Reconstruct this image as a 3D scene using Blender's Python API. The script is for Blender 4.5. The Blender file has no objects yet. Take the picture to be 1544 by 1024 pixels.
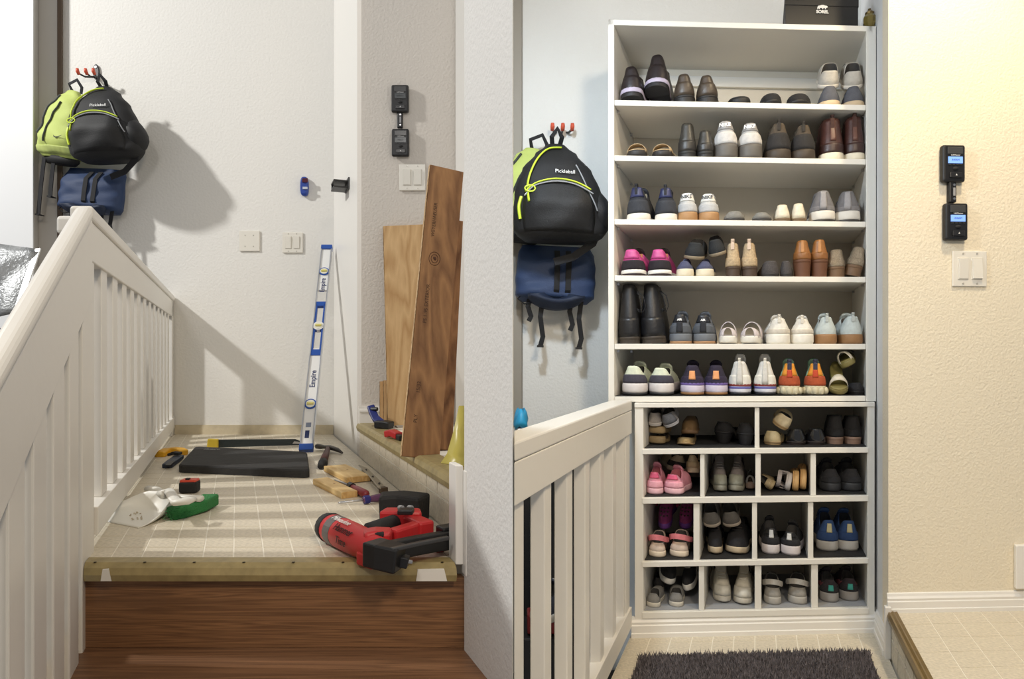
import bpy, bmesh, math, random
from mathutils import Vector, Matrix, Euler
random.seed(7)
S = bpy.context.scene
COL = S.collection

# ------------------------------------------------------------------ camera
FPX, CU, HV, CAMZ = 1000.0, 772.0, 534.0, 1.40
cam_d = bpy.data.cameras.new('camera')
cam_d.sensor_width = 36.0
cam_d.lens = FPX / 1544.0 * 36.0
cam_d.shift_y = (HV - 512.0) / 1544.0
cam_d.clip_start = 0.02
cam = bpy.data.objects.new('camera', cam_d)
cam.location = (0, 0, CAMZ)
cam.rotation_euler = (math.pi / 2, 0, 0)
COL.objects.link(cam)
S.camera = cam

# ------------------------------------------------------------------ world and lamps
W = bpy.data.worlds.new('world'); S.world = W
W.use_nodes = True
W.node_tree.nodes['Background'].inputs[0].default_value = (0.93, 0.96, 1.0, 1)
W.node_tree.nodes['Background'].inputs[1].default_value = 0.30

def lamp(name, kind, loc, target, power, color, size=0.2, **k):
    d = bpy.data.lights.new(name, kind)
    d.energy = power; d.color = color
    if kind == 'AREA':
        d.shape = 'DISK'; d.size = size
    else:
        d.shadow_soft_size = size
    for a, b in k.items(): setattr(d, a, b)
    o = bpy.data.objects.new(name, d)
    o.location = loc
    o.rotation_euler = (Vector(target) - Vector(loc)).to_track_quat('-Z', 'Y').to_euler()
    COL.objects.link(o)
    return o
lamp('garage_lamp', 'AREA', (-4.5, 1.55, 4.55), (-1.5, 2.6, 1.2), 158, (1.0, 0.985, 0.95), 0.22)
lamp('stair_fill', 'AREA', (-0.75, -0.9, 3.3), (-0.8, 2.5, 1.0), 20, (1.0, 0.95, 0.89), 0.5)  # unseen overhead fill, added for soft front light on the stairs
lamp('hall_hidden_cool_fill', 'AREA', (-0.035, 1.50, 2.50), (0.72, 2.30, 0.9), 14, (0.76, 0.88, 1.0), 0.12)  # added unseen behind the stair wall, stands in for cool garage light
lamp('hall_ceiling_lamp', 'SPOT', (1.36, 1.48, 3.15), (1.36, 1.95, 0.6), 78, (1.0, 0.80, 0.52), 0.06, spot_size=1.9, spot_blend=0.55)
lamp('hall_front_fill', 'AREA', (0.75, -0.5, 3.0), (0.8, 2.2, 0.9), 34, (1.0, 0.83, 0.61), 0.45)  # unseen warm fill, added to brighten the shelving from the front

vs = S.view_settings
S.display_settings.display_device = 'sRGB'
vs.view_transform = 'Standard'; vs.look = 'None'
vs.exposure = 0.0; vs.gamma = 1.0; vs.use_curve_mapping = False

# ------------------------------------------------------------------ materials
def lin(c):
    return tuple(((x/255)/12.92 if x/255 <= 0.04045 else (((x/255)+0.055)/1.055)**2.4) for x in c)
MATS = {}
def mat(name, rgb, rough=0.6, metal=0.0, bump=0.0, bscale=60.0, var=0.0, vscale=8.0, emit=0.0, trans=0.0, alpha=1.0, spec=0.5, coat=0.0):
    if name in MATS: return MATS[name]
    m = bpy.data.materials.new(name); m.use_nodes = True
    nt = m.node_tree; b = nt.nodes['Principled BSDF']
    c = lin(rgb)
    b.inputs['Base Color'].default_value = (*c, 1)
    b.inputs['Roughness'].default_value = rough
    b.inputs['Metallic'].default_value = metal
    b.inputs['Specular IOR Level'].default_value = spec
    if coat: b.inputs['Coat Weight'].default_value = coat
    if trans: b.inputs['Transmission Weight'].default_value = trans
    if alpha < 1: b.inputs['Alpha'].default_value = alpha
    if emit:
        b.inputs['Emission Color'].default_value = (*c, 1)
        b.inputs['Emission Strength'].default_value = emit
    if bump or var:
        tc = nt.nodes.new('ShaderNodeTexCoord')
    if bump:
        n = nt.nodes.new('ShaderNodeTexNoise'); n.inputs['Scale'].default_value = bscale
        n.inputs['Detail'].default_value = 3.0
        bp = nt.nodes.new('ShaderNodeBump'); bp.inputs['Strength'].default_value = bump
        bp.inputs['Distance'].default_value = 0.004
        nt.links.new(tc.outputs['Object'], n.inputs['Vector'])
        nt.links.new(n.outputs['Fac'], bp.inputs['Height'])
        nt.links.new(bp.outputs['Normal'], b.inputs['Normal'])
    if var:
        n2 = nt.nodes.new('ShaderNodeTexNoise'); n2.inputs['Scale'].default_value = vscale
        n2.inputs['Detail'].default_value = 5.0
        nt.links.new(tc.outputs['Object'], n2.inputs['Vector'])
        r = nt.nodes.new('ShaderNodeValToRGB')
        r.color_ramp.elements[0].position = 0.3; r.color_ramp.elements[1].position = 0.7
        r.color_ramp.elements[0].color = (*[max(0, x*(1-var)) for x in c], 1)
        r.color_ramp.elements[1].color = (*[min(1, x*(1+var)) for x in c], 1)
        nt.links.new(n2.outputs['Fac'], r.inputs['Fac'])
        nt.links.new(r.outputs['Color'], b.inputs['Base Color'])
    MATS[name] = m
    return m

def wood(name, dark, light, axis='X', scale=5.0, stretch=0.08, rough=0.55, dist=2.5, rings=6.0, contrast=(0.25, 0.75)):
    if name in MATS: return MATS[name]
    m = bpy.data.materials.new(name); m.use_nodes = True
    nt = m.node_tree; b = nt.nodes['Principled BSDF']; b.inputs['Roughness'].default_value = rough
    tc = nt.nodes.new('ShaderNodeTexCoord'); mp = nt.nodes.new('ShaderNodeMapping')
    sc = [scale]*3; sc['XYZ'.index(axis)] *= stretch
    mp.inputs['Scale'].default_value = sc
    n = nt.nodes.new('ShaderNodeTexNoise'); n.inputs['Scale'].default_value = 1.6; n.inputs['Detail'].default_value = 2.0
    n.inputs['Distortion'].default_value = dist*0.2
    mul = nt.nodes.new('ShaderNodeMath'); mul.operation = 'MULTIPLY'; mul.inputs[1].default_value = rings*2
    fr = nt.nodes.new('ShaderNodeMath'); fr.operation = 'PINGPONG'; fr.inputs[1].default_value = 1.0
    fine = nt.nodes.new('ShaderNodeTexNoise'); fine.inputs['Scale'].default_value = 22.0; fine.inputs['Detail'].default_value = 4
    mix = nt.nodes.new('ShaderNodeMath'); mix.operation = 'MULTIPLY_ADD'; mix.inputs[1].default_value = 0.55
    add = nt.nodes.new('ShaderNodeMath'); add.operation = 'MULTIPLY'; add.inputs[1].default_value = 0.45
    r = nt.nodes.new('ShaderNodeValToRGB')
    r.color_ramp.elements[0].position = contrast[0]; r.color_ramp.elements[1].position = contrast[1]
    r.color_ramp.elements[0].color = (*lin(dark), 1); r.color_ramp.elements[1].color = (*lin(light), 1)
    L = nt.links.new
    L(tc.outputs['Object'], mp.inputs['Vector']); L(mp.outputs['Vector'], n.inputs['Vector']); L(mp.outputs['Vector'], fine.inputs['Vector'])
    L(n.outputs['Fac'], mul.inputs[0]); L(mul.outputs[0], fr.inputs[0]); L(fr.outputs[0], mix.inputs[0])
    L(fine.outputs['Fac'], add.inputs[0]); L(add.outputs[0], mix.inputs[2]); L(mix.outputs[0], r.inputs['Fac'])
    L(r.outputs['Color'], b.inputs['Base Color'])
    MATS[name] = m
    return m

WALL = mat('painted_orange_peel_wall', (226, 224, 219), 0.75, bump=0.55, bscale=75)
WALLF = mat('painted_orange_peel_wall_near', (228, 226, 222), 0.75, bump=0.5, bscale=110)
WHITE = mat('white_semi_gloss_paint', (234, 231, 225), 0.38, bump=0.12, bscale=25)
RAILW = mat('white_rail_paint', (226, 222, 214), 0.4, bump=0.18, bscale=30)
MELA = mat('white_melamine', (231, 228, 220), 0.45)
CAB = mat('white_cabinet', (236, 237, 238), 0.35)
TILE = mat('beige_vinyl_tile', (208, 198, 178), 0.42, bump=0.15, bscale=220, var=0.14, vscale=120)
TILEB = mat('beige_vinyl_tile_far', (208, 198, 178), 0.42, bump=0.15, bscale=220, var=0.14, vscale=120)
GROUT = mat('pale_tile_joint', (236, 230, 216), 0.5)
NOSE = mat('olive_stair_nosing', (150, 134, 92), 0.42, var=0.18, vscale=40)
BRONZE = mat('bronze_floor_edge', (122, 100, 58), 0.35, 0.35, var=0.15, vscale=40)
RISERW = wood('stained_stair_wood', (84, 56, 36), (152, 110, 74), 'X', 60, 0.022, 0.45, rings=6, contrast=(0.0,1.0))
BLACK = mat('black_plastic', (24, 24, 26), 0.42)
BLACKR = mat('black_rubber', (30, 30, 31), 0.75, bump=0.2, bscale=150)
CHROME = mat('steel', (190, 190, 192), 0.3, 1.0)
TAN = mat('bare_plaster_strip', (196, 184, 158), 0.8, bump=0.4, bscale=50, var=0.12, vscale=18)

# ------------------------------------------------------------------ mesh helpers
class MB:
    def __init__(s): s.v = []; s.f = []
    def add(s, v, f):
        o = len(s.v); s.v += [Vector(p) for p in v]; s.f += [tuple(i+o for i in q) for q in f]; return s
    def hexa(s, p):      # 8 corners: bottom 4 ccw, top 4
        return s.add(p, [(3,2,1,0),(4,5,6,7),(0,1,5,4),(1,2,6,5),(2,3,7,6),(3,0,4,7)])
    def box(s, c, d, M=None):
        x,y,z = d[0]/2,d[1]/2,d[2]/2
        p = [Vector(q) for q in ((-x,-y,-z),(x,-y,-z),(x,y,-z),(-x,y,-z),(-x,-y,z),(x,-y,z),(x,y,z),(-x,y,z))]
        if M is not None: p = [M @ q for q in p]
        return s.hexa([q+Vector(c) for q in p])
    def prism(s, poly, z0, z1):     # plan polygon, vertical extrusion
        n = len(poly)
        a = sum(poly[i][0]*poly[(i+1)%n][1]-poly[(i+1)%n][0]*poly[i][1] for i in range(n))
        if a < 0: poly = poly[::-1]
        v = [(p[0],p[1],z0) for p in poly]+[(p[0],p[1],z1) for p in poly]
        f = [tuple(range(n))[::-1], tuple(range(n,2*n))]+[(i,(i+1)%n,n+(i+1)%n,n+i) for i in range(n)]
        return s.add(v, f)
    def extr(s, poly, vec):         # any planar polygon pushed along vec
        n = len(poly); vec = Vector(vec)
        v = [Vector(p) for p in poly]+[Vector(p)+vec for p in poly]
        f = [tuple(range(n))[::-1], tuple(range(n,2*n))]+[(i,(i+1)%n,n+(i+1)%n,n+i) for i in range(n)]
        return s.add(v, f)
    def loft(s, rings, cap0=True, cap1=True, closed=True):
        n = len(rings[0]); v = [p for r in rings for p in r]; f = []
        for i in range(len(rings)-1):
            for j in range(n if closed else n-1):
                k = (j+1) % n
                f.append((i*n+j, i*n+k, (i+1)*n+k, (i+1)*n+j))
        if cap0: f.append(tuple(range(n))[::-1])
        if cap1: f.append(tuple((len(rings)-1)*n+j for j in range(n)))
        return s.add(v, f)
    def tube(s, path, r, n=8, flat=1.0, up=None):   # r number or list; flat squeezes one axis
        path = [Vector(p) for p in path]; rings = []
        rs = r if isinstance(r, (list, tuple)) else [r]*len(path)
        pu = None
        for i, p in enumerate(path):
            t = (path[min(i+1,len(path)-1)]-path[max(i-1,0)])
            if t.length < 1e-9: t = Vector((0,0,1))
            t.normalize()
            u = Vector(up) if up is not None else (pu if pu is not None else (Vector((0,0,1)) if abs(t.z)<0.9 else Vector((1,0,0))))
            u = u - t*u.dot(t)
            if u.length < 1e-6: u = t.orthogonal()
            u.normalize(); w = t.cross(u); pu = u
            rings.append([p+(u*math.cos(2*math.pi*k/n)*flat+w*math.sin(2*math.pi*k/n))*rs[i] for k in range(n)])
        return s.loft(rings)
    def ribbon(s, path, width, thick, up):          # rectangular section strap; up = thickness direction
        path = [Vector(p) for p in path]; rings = []
        for i, p in enumerate(path):
            t = (path[min(i+1,len(path)-1)]-path[max(i-1,0)]).normalized()
            u = Vector(up[i] if isinstance(up, list) else up); u = (u-t*u.dot(t))
            if u.length < 1e-6: u = t.orthogonal()
            u.normalize(); w = t.cross(u).normalized()
            rings.append([p+w*width/2+u*thick/2, p-w*width/2+u*thick/2, p-w*width/2-u*thick/2, p+w*width/2-u*thick/2])
        return s.loft(rings)
    def plank(s, p0, p1, wdir, width, thick, side=1):   # p0,p1: left edge ends on the front face
        p0 = Vector(p0); p1 = Vector(p1); w = Vector(wdir); t = (p1-p0).normalized(); w = (w-t*w.dot(t)).normalized()
        n = t.cross(w).normalized()*side
        a,b,c,d = p0, p0+w*width, p1+w*width, p1
        return s.hexa([a,b,b+n*thick,a+n*thick, d,c,c+n*thick,d+n*thick])
    def sphere(s, c, r, n=12, m=8, M=None):
        r = Vector(r) if hasattr(r,'__len__') else Vector((r,r,r)); rings=[]
        for i in range(1,m):
            a = math.pi*i/m - math.pi/2
            ring = []
            for j in range(n):
                b = 2*math.pi*j/n
                q = Vector((r.x*math.cos(a)*math.cos(b), r.y*math.cos(a)*math.sin(b), r.z*math.sin(a)))
                if M is not None: q = M @ q
                ring.append(q+Vector(c))
            rings.append(ring)
        return s.loft(rings)
    def build(s, name, m, parent=None, smooth=False, bevel=0.0, solid=0.0, world=True, subd=0, wn=False, bseg=2):
        me = bpy.data.meshes.new(name)
        v = s.v
        o = bpy.data.objects.new(name, me); COL.objects.link(o)
        if parent is not None:
            o.parent = parent
            if world:
                inv = PM(parent).inverted(); v = [inv @ p for p in v]
        me.from_pydata([tuple(p) for p in v], [], s.f); me.update()
        bm = bmesh.new(); bm.from_mesh(me); bmesh.ops.recalc_face_normals(bm, faces=bm.faces); bm.to_mesh(me); bm.free()
        if m is not None: me.materials.append(m)
        if smooth: me.polygons.foreach_set('use_smooth', [True]*len(me.polygons))
        if bevel:
            d = o.modifiers.new('bevel', 'BEVEL'); d.width = bevel; d.segments = bseg; d.limit_method = 'ANGLE'
        if solid:
            d = o.modifiers.new('solid', 'SOLIDIFY'); d.thickness = solid; d.offset = -1
        if subd:
            d = o.modifiers.new('subd', 'SUBSURF'); d.levels = subd; d.render_levels = subd
        return o
def PM(o):       # matrix of an object not yet evaluated
    M = o.matrix_basis.copy()
    return PM(o.parent) @ M if o.parent else M
def tag(o, label, cat, group=None, kind=None):
    o['label'] = label
    if cat: o['category'] = cat
    if group: o['group'] = group
    if kind: o['kind'] = kind
    return o
def thing(name, loc, label, cat, group=None, rot=(0,0,0)):
    o = bpy.data.objects.new(name, None); COL.objects.link(o)
    o.empty_display_size = 0.05
    o.location = loc; o.rotation_euler = rot
    return tag(o, label, cat, group)
def struct(name, mb, m, label=None, **k):
    o = mb.build(name, m, None, **k); o['kind'] = 'structure'
    if label: o['label'] = label
    return o
def text_mesh(name, s, size, m, parent, M, extrude=0.0003, align='CENTER', shear=0.0, space=1.0, offset=0.0):
    c = bpy.data.curves.new(name, 'FONT'); c.body = s; c.size = size; c.extrude = extrude
    c.align_x = align; c.align_y = 'CENTER'; c.shear = shear; c.space_character = space; c.resolution_u = 3; c.offset = offset
    t = bpy.data.objects.new(name+'_tmp', c); COL.objects.link(t)
    bpy.context.view_layer.update()
    dg = bpy.context.evaluated_depsgraph_get()
    me = bpy.data.meshes.new_from_object(t.evaluated_get(dg)); me.name = name
    bpy.data.objects.remove(t)
    me.transform(M); me.materials.clear(); me.materials.append(m)
    o = bpy.data.objects.new(name, me); COL.objects.link(o)
    if parent: o.parent = parent
    return o
def axes(x, y, org):     # matrix with columns x, y, x cross y
    x = Vector(x).normalized(); y = Vector(y); y = (y-x*y.dot(x)).normalized(); z = x.cross(y)
    M = Matrix.Identity(4)
    for i in range(3): M[i][0]=x[i]; M[i][1]=y[i]; M[i][2]=z[i]; M[i][3]=org[i]
    return M

# ------------------------------------------------------------------ the two stair halls (plan frames: s sideways, t depth)
KL, KR, YAW = -0.415, 0.372, 0.05
LF, RF = 0.955, 0.433            # landing floors
def Lp(s, t, z): return Vector((KL*t+s, t, z))
def Rp(s, t, z): return Vector((KR*t+s, t+YAW*(s+0.433), z))
def slab(fr, s0, s1, t0, t1, z0, z1):
    m = MB(); return m.hexa([fr(s0,t0,z0),fr(s1,t0,z0),fr(s1,t1,z0),fr(s0,t1,z0),fr(s0,t0,z1),fr(s1,t0,z1),fr(s1,t1,z1),fr(s0,t1,z1)])
def P(u, v, Y): return Vector(((u-CU)/FPX*Y, Y, CAMZ-(v-HV)/FPX*Y))
def onz(u, v, z):                # where the sight line meets a level surface
    Y = (CAMZ-z)*FPX/(v-HV); return P(u, v, Y)
def Rs(u, t):                    # sideways coordinate in the right hall of picture column u
    a = (u-CU)/FPX; return (a*(t+YAW*0.433)-KR*t)/(1-YAW*a)
def Rz(v, s, t): return CAMZ-(v-HV)/FPX*(t+YAW*(s+0.433))
EL = math.atan2(0.415, 1); ER = -math.atan2(0.372, 1)

def clipx(poly, x0, keep):      # keep the part of a plan polygon with keep*(x-x0) >= 0
    out = []
    for i in range(len(poly)):
        a, b = poly[i], poly[(i+1) % len(poly)]
        da, db = keep*(a[0]-x0), keep*(b[0]-x0)
        if da >= 0: out.append((a[0], a[1]))
        if da*db < 0:
            k = da/(da-db); out.append((a[0]+(b[0]-a[0])*k, a[1]+(b[1]-a[1])*k))
    return out
def cslab(fr, s0, s1, t0, t1, z0, z1, x0=0.004, keep=1):
    q = clipx([fr(s0,t0,0),fr(s1,t0,0),fr(s1,t1,0),fr(s0,t1,0)], x0, keep)
    m = MB(); return m.prism(q, z0, z1)

# ---- left hall
struct('wall_back', slab(Lp,-1.6,0.64,3.68,3.78,-0.3,3.9), WALL, 'cream textured back wall behind the bare landing')
struct('wall_return', slab(Lp,0.54,0.64,2.975,3.68,LF-0.1,3.9), WHITE, 'narrow white return wall beside the landing')
struct('wall_right', slab(Lp,0.54,1.0,2.875,2.975,LF-0.1,3.9), mat('painted_wall_greige', (212,205,196), 0.8, bump=0.6, bscale=95), 'greige textured wall above the raised step')
def pxy(u, Y): return ((u-CU)/FPX*Y, Y)
m = MB(); m.prism([pxy(700,1.40), pxy(773,1.162), pxy(774,1.45), pxy(702,1.45)], 0.1, 2.9)
struct('wall_stair', m, WALLF, 'near white textured stair wall')
m = MB(); m.prism([pxy(703,1.452), pxy(703.5,2.98), pxy(711,2.98), pxy(716,1.452)], 0.1, 3.2)
struct('wall_divider', m, WALLF)
m = MB(); m.prism([pxy(687,2.80), pxy(701,2.80), pxy(701,2.86), pxy(688,2.86)], 1.10, 3.4)
struct('trim_1', m, WHITE, 'white door casing at the end of the raised step')
b = slab(Lp,-0.345,0.535,3.672,3.68,LF,LF+0.052); struct('baseboard_back', b, TAN, 'bare plaster strip where the baseboard came off')
# painted base moulding of wall above the ledge
b = MB()
for z0,z1,d in ((0,0.05,0.016),(0.05,0.058,0.020),(0.058,0.075,0.010)):
    b.hexa([Lp(0.528,2.875-d,1.10+z0),Lp(0.90,2.875-d,1.10+z0),Lp(0.90,2.876,1.10+z0),Lp(0.528,2.876,1.10+z0),
            Lp(0.528,2.875-d,1.10+z1),Lp(0.90,2.875-d,1.10+z1),Lp(0.90,2.876,1.10+z1),Lp(0.528,2.876,1.10+z1)])
struct('baseboard_right', b, WHITE)
# landing floor: base plus tiles
fl = struct('floor', slab(Lp,-0.41,0.53,1.435,3.68,LF-0.05,LF-0.0012), GROUT, 'beige square-tiled landing floor with pale joints')
def tiles(parent, fr, s0, s1, ns, t0, t1, nt, z, near, gap=0.0035, m=TILE, th=0.004):
    ds = (s1-s0)/ns; dt = (t1-t0)/nt
    o = fr(s0,t0,z)
    ex = fr(s0+ds,t0,z)-o; ey = fr(s0,t0+dt,z)-o
    g = gap
    def corners(c):
        e1=ex.normalized(); e2=ey.normalized()
        return [c+e1*g/2+e2*g/2, c+ex-e1*g/2+e2*g/2, c+ex+ey-e1*g/2-e2*g/2, c+ey+e1*g/2-e2*g/2]
    mb = MB(); q = corners(Vector((0,0,0))); mb.hexa([p-Vector((0,0,th)) for p in q]+q)
    proto = mb.build('tile', m, parent, world=False)
    rest = MB(); first = True
    for j in range(nt):
        for i in range(ns):
            c = fr(s0+i*ds, t0+j*dt, z)
            if j in near:
                t = proto if first else proto.copy()
                if not first: COL.objects.link(t); t.parent = parent
                t.location = c; first = False
            else:
                q = corners(c); rest.hexa([p-Vector((0,0,th)) for p in q]+q)
    if rest.v:
        r = rest.build('tile_field', TILEB, parent, world=False); r['kind'] = 'stuff'
tiles(fl, Lp, -0.41, 0.53, 14, 1.435, 3.68, 24, LF, range(0,12))
# landing edge and stairs
m = MB(); sec = [(1.44,LF-0.002),(1.44,LF+0.004),(1.405,LF+0.004),(1.392,LF-0.004),(1.388,LF-0.018),(1.392,LF-0.032),(1.42,LF-0.034)]
m.loft([[Lp(-0.321,t,z) for t,z in sec],[Lp(0.461,t,z) for t,z in sec]])
tr2 = struct('trim_2', m, NOSE, 'olive vinyl stair nosing along the landing edge')
for s0,s1 in ((-0.285,-0.262),(0.375,0.44)):
    q = MB(); q.hexa([Lp(s0,1.3872,LF-0.030),Lp(s1,1.3872,LF-0.030),Lp(s1,1.3882,LF-0.030),Lp(s0,1.3882,LF-0.030),Lp(s0+0.004,1.3872,LF-0.006),Lp(s1-0.006,1.3872,LF-0.005),Lp(s1-0.006,1.392,LF-0.005),Lp(s0+0.004,1.392,LF-0.006)])
    q.build('paper_scrap', mat('paper_white',(222,218,210),0.8), tr2)
struct('stair_riser', slab(Lp,-0.331,0.485,1.41,1.434,0.776,LF-0.03), RISERW, 'dark stained wooden stair riser')
struct('stair_tread', slab(Lp,-0.331,0.485,1.0,1.43,0.745,0.775), wood('stained_tread_wood', (84,58,40), (140,102,72), 'X', 40, 0.03, 0.45, rings=5, contrast=(0.0,1.0)), 'dark stained wooden stair tread')
struct('stair_riser', slab(Lp,-0.331,0.48,1.02,1.04,0.2,0.744), RISERW)
m = MB()
for q in range(8):
    s = -0.30+0.105*q; c = Lp(s,1.404,LF+0.0045); m.sphere(c,(0.0035,0.0035,0.001),8,4)
struct('trim_screws', m, mat('dark_screw',(50,42,32),0.4,0.6))
# raised step: tiled riser, floor and nosing
m = MB(); m.prism([Lp(0.534,1.452,0)[:2],pxy(702.5,1.53),pxy(702.5,2.87),Lp(0.534,2.87,0)[:2]],LF-0.05,1.097)
lg = struct('floor_raised', m, GROUT, 'raised tiled floor step beside the landing')
def ledge_tiles(parent, fr, s, t0, t1, n, zs, m):
    dt = (t1-t0)/n
    for k in range(len(zs)-1):
        mb = MB(); g=0.003
        o = fr(s,t0,0)
        a = fr(s,t0+g,zs[k]+g)-o; b_ = fr(s,t0+dt-g,zs[k]+g)-o; h = zs[k+1]-zs[k]-2*g
        th = Vector((-0.004,0,0)); z = Vector((0,0,h))
        mb.hexa([a,a+th,b_+th,b_,a+z,a+z+th,b_+z+th,b_+z])
        pr = mb.build('riser_tile', m, parent, world=False)
        for i in range(n):
            t = pr if i==0 else pr.copy()
            if i: COL.objects.link(t); t.parent = parent
            t.location = fr(s,t0+i*dt,0)
ledge_tiles(lg, Lp, 0.5335, 1.45, 2.86, 14, [LF, LF+0.072, LF+0.132], TILE)
sec = [(0.60,1.098),(0.60,1.103),(0.535,1.103),(0.522,1.098),(0.517,1.084),(0.522,1.068),(0.534,1.066)]
m = MB(); m.loft([[Lp(s,1.45,z) for s,z in sec],[Lp(s,2.874,z) for s,z in sec]])
struct('trim_3', m, NOSE, 'olive wooden nosing along the raised step')
# white jamb end board by the stair wall
m = slab(Lp,0.462,0.478,1.40,1.445,LF,1.165); m.add(*[(lambda q:(q.v,q.f))(slab(Lp,0.478,0.489,1.385,1.41,LF-0.02,1.155))][0])
struct('trim_4', m, WHITE, 'chipped white end board beside the landing edge', bevel=0.002)

# ---- right hall
struct('wall_back', slab(Rp,-1.16,0.43,2.64,2.74,-0.3,3.4), mat('cool_white_wall',(224,224,221),0.75,bump=0.5,bscale=110), 'white textured wall behind the backpacks and shelving')
struct('wall_return', slab(Rp,0.43,0.53,2.175,2.64,RF-0.1,3.4), mat('cool_white_wall_smooth',(224,225,226),0.7,bump=0.2,bscale=60), 'narrow pale return wall right of the shelving')
struct('wall_right', slab(Rp,0.43,1.75,2.075,2.175,RF-0.1,3.4), mat('cream_wall',(232,222,200),0.8,bump=0.6,bscale=125), 'cream textured wall with door openers')
RZ2 = 0.578
fr_ = struct('floor', slab(Rp,-0.44,0.43,1.15,2.63,RF-0.05,RF-0.0012), GROUT, 'beige square-tiled floor in front of the shelving')
tiles(fr_, Rp, -0.44, 0.43, 12, 1.57, 2.31, 8, RF, range(0,8))
fu = struct('floor_raised', slab(Rp,0.44,1.75,1.2,2.075,RF-0.1,RZ2-0.0012), GROUT, 'raised cream tiled floor below the door openers')
tiles(fu, Rp, 0.455, 1.37, 10, 1.50, 2.065, 6, RZ2, range(0,6))
ledge_tiles(fu, Rp, 0.4395, 1.25, 2.055, 8, [RF, RF+0.07, RF+0.125], TILE)
sec = [(0.455,RZ2),(0.455,RZ2+0.006),(0.447,RZ2+0.004),(0.441,RZ2+0.007),(0.434,RZ2+0.004),(0.427,RZ2+0.006),(0.422,RZ2-0.006),(0.424,RZ2-0.02),(0.438,RZ2-0.022)]
m = MB(); m.loft([[Rp(s,1.25,z) for s,z in sec],[Rp(s,2.07,z) for s,z in sec]])
struct('trim_5', m, BRONZE, 'ribbed bronze edge strip on the raised step')
def base_run(pts_s, z0, prof, fr):        # extruded moulding: list of (s,t) ends with profile pushed along -t
    b = MB(); (sa,ta),(sb,tb) = pts_s
    b.loft([[fr(sa,ta-d,z0+z) for d,z in prof],[fr(sb,tb-d,z0+z) for d,z in prof]]); return b
prof = [(0,0),(0.017,0),(0.017,0.012),(0.014,0.014),(0.014,0.034),(0.011,0.037),(0.012,0.044),(0.007,0.05),(0.005,0.058),(0,0.06)]
struct('baseboard_right', base_run(((0.425,2.075),(1.7,2.075)), RZ2, prof, Rp), WHITE, 'white moulded baseboard under the cream wall')
b = MB(); b.loft([[Rp(0.43-d,2.08,RF+z*1.25) for d,z in prof],[Rp(0.43-d,2.30,RF+z*1.25) for d,z in prof]])
struct('baseboard_return', b, WHITE)
b = slab(Rp,0.416,0.436,2.055,2.080,RF,RZ2+0.02); struct('trim_6', b, WHITE, 'white corner board at the end of the raised step', bevel=0.002)
# frame at right edge of cream wall
sx = Rs(1531,2.06)
b = slab(Rp,sx,1.70,2.055,2.075,RZ2+0.07,RZ2+0.21); struct('trim_7', b, WHITE, 'white wall frame corner at the right edge', bevel=0.003)

# ------------------------------------------------------------------ railings
def rail_balusters(th, fr, s0, s1, ts, z0s, z1s, m, w):
    for k,t in enumerate(ts):
        b = slab(fr, s0, s1, t, t+w, z0s[k], z1s[k]); b.build('baluster', m, th, bevel=0.002, bseg=1)
RL = thing('stair_railing', Lp(-0.345,1.5,LF), 'white wooden stair railing beside the bare landing', 'railing')
zt, TK = 1.722, 1.435
def Lq(s, t, z): return Lp(s-(t-TK)*0.014, t, z)
def zslope(t): return zt-(TK-t)*0.61
slab(Lq,-0.362,-0.312,TK,3.675,zt-0.030,zt).build('top_cap', RAILW, RL, bevel=0.007, bseg=3)
slab(Lq,-0.352,-0.318,TK+0.02,3.675,zt-0.118,zt-0.031).build('top_rail', RAILW, RL, bevel=0.003)
def sloped(s0,s1,d0,d1,t0,t1):
    m = MB(); m.hexa([Lp(s0,t0,zslope(t0)-d1),Lp(s1,t0,zslope(t0)-d1),Lp(s1,t1,zslope(t1)-d1),Lp(s0,t1,zslope(t1)-d1),
        Lp(s0,t0,zslope(t0)-d0),Lp(s1,t0,zslope(t0)-d0),Lp(s1,t1,zslope(t1)-d0),Lp(s0,t1,zslope(t1)-d0)]); return m
sloped(-0.352,-0.310,0.0,0.036,0.62,TK).build('sloped_cap', RAILW, RL, bevel=0.014, bseg=4)
sloped(-0.346,-0.316,0.037,0.215,0.62,TK+0.02).build('sloped_rail', RAILW, RL, bevel=0.004)
slab(Lq,-0.365,-0.312,1.50,3.67,LF+0.036,LF+0.1).build('bottom_rail', RAILW, RL, bevel=0.002)
ts = [1.60+0.162*k for k in range(12)]
rail_balusters(RL, Lq, -0.352, -0.324, ts, [LF+0.1]*12, [zt-0.1]*12, RAILW, 0.074)
slab(Lq,-0.36,-0.318,3.58,3.669,LF+0.001,zt-0.03).build('end_post', RAILW, RL, bevel=0.003)
slab(Lp,-0.365,-0.322,1.385,1.50,0.70,zt-0.11).build('newel_post', RAILW, RL, bevel=0.004)
slab(Lp,-0.352,-0.333,0.9,1.40,0.45,0.86).build('skirt_board', RAILW, RL, bevel=0.002)
for t in [0.70,0.815,0.93,1.045,1.16,1.27]:
    slab(Lp,-0.350,-0.320,t,t+0.075,0.30,zslope(t)-0.15).build('baluster', RAILW, RL, bevel=0.004)
# rail on the far side of the stairwell
B2 = thing('newel_post', Lp(-0.56,1.9,0.3), 'short white newel post with rounded cap behind the stair railing', 'post')
p = P(107,352,2.0)
m = MB(); m.box((p.x,p.y+0.03,1.0),(0.045,0.06,1.5)); m.build('post', RAILW, B2, bevel=0.003)
m = MB(); m.box((p.x+0.012,p.y+0.03,1.788),(0.10,0.09,0.056)); m.build('cap', RAILW, B2, bevel=0.012, bseg=3)

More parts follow.
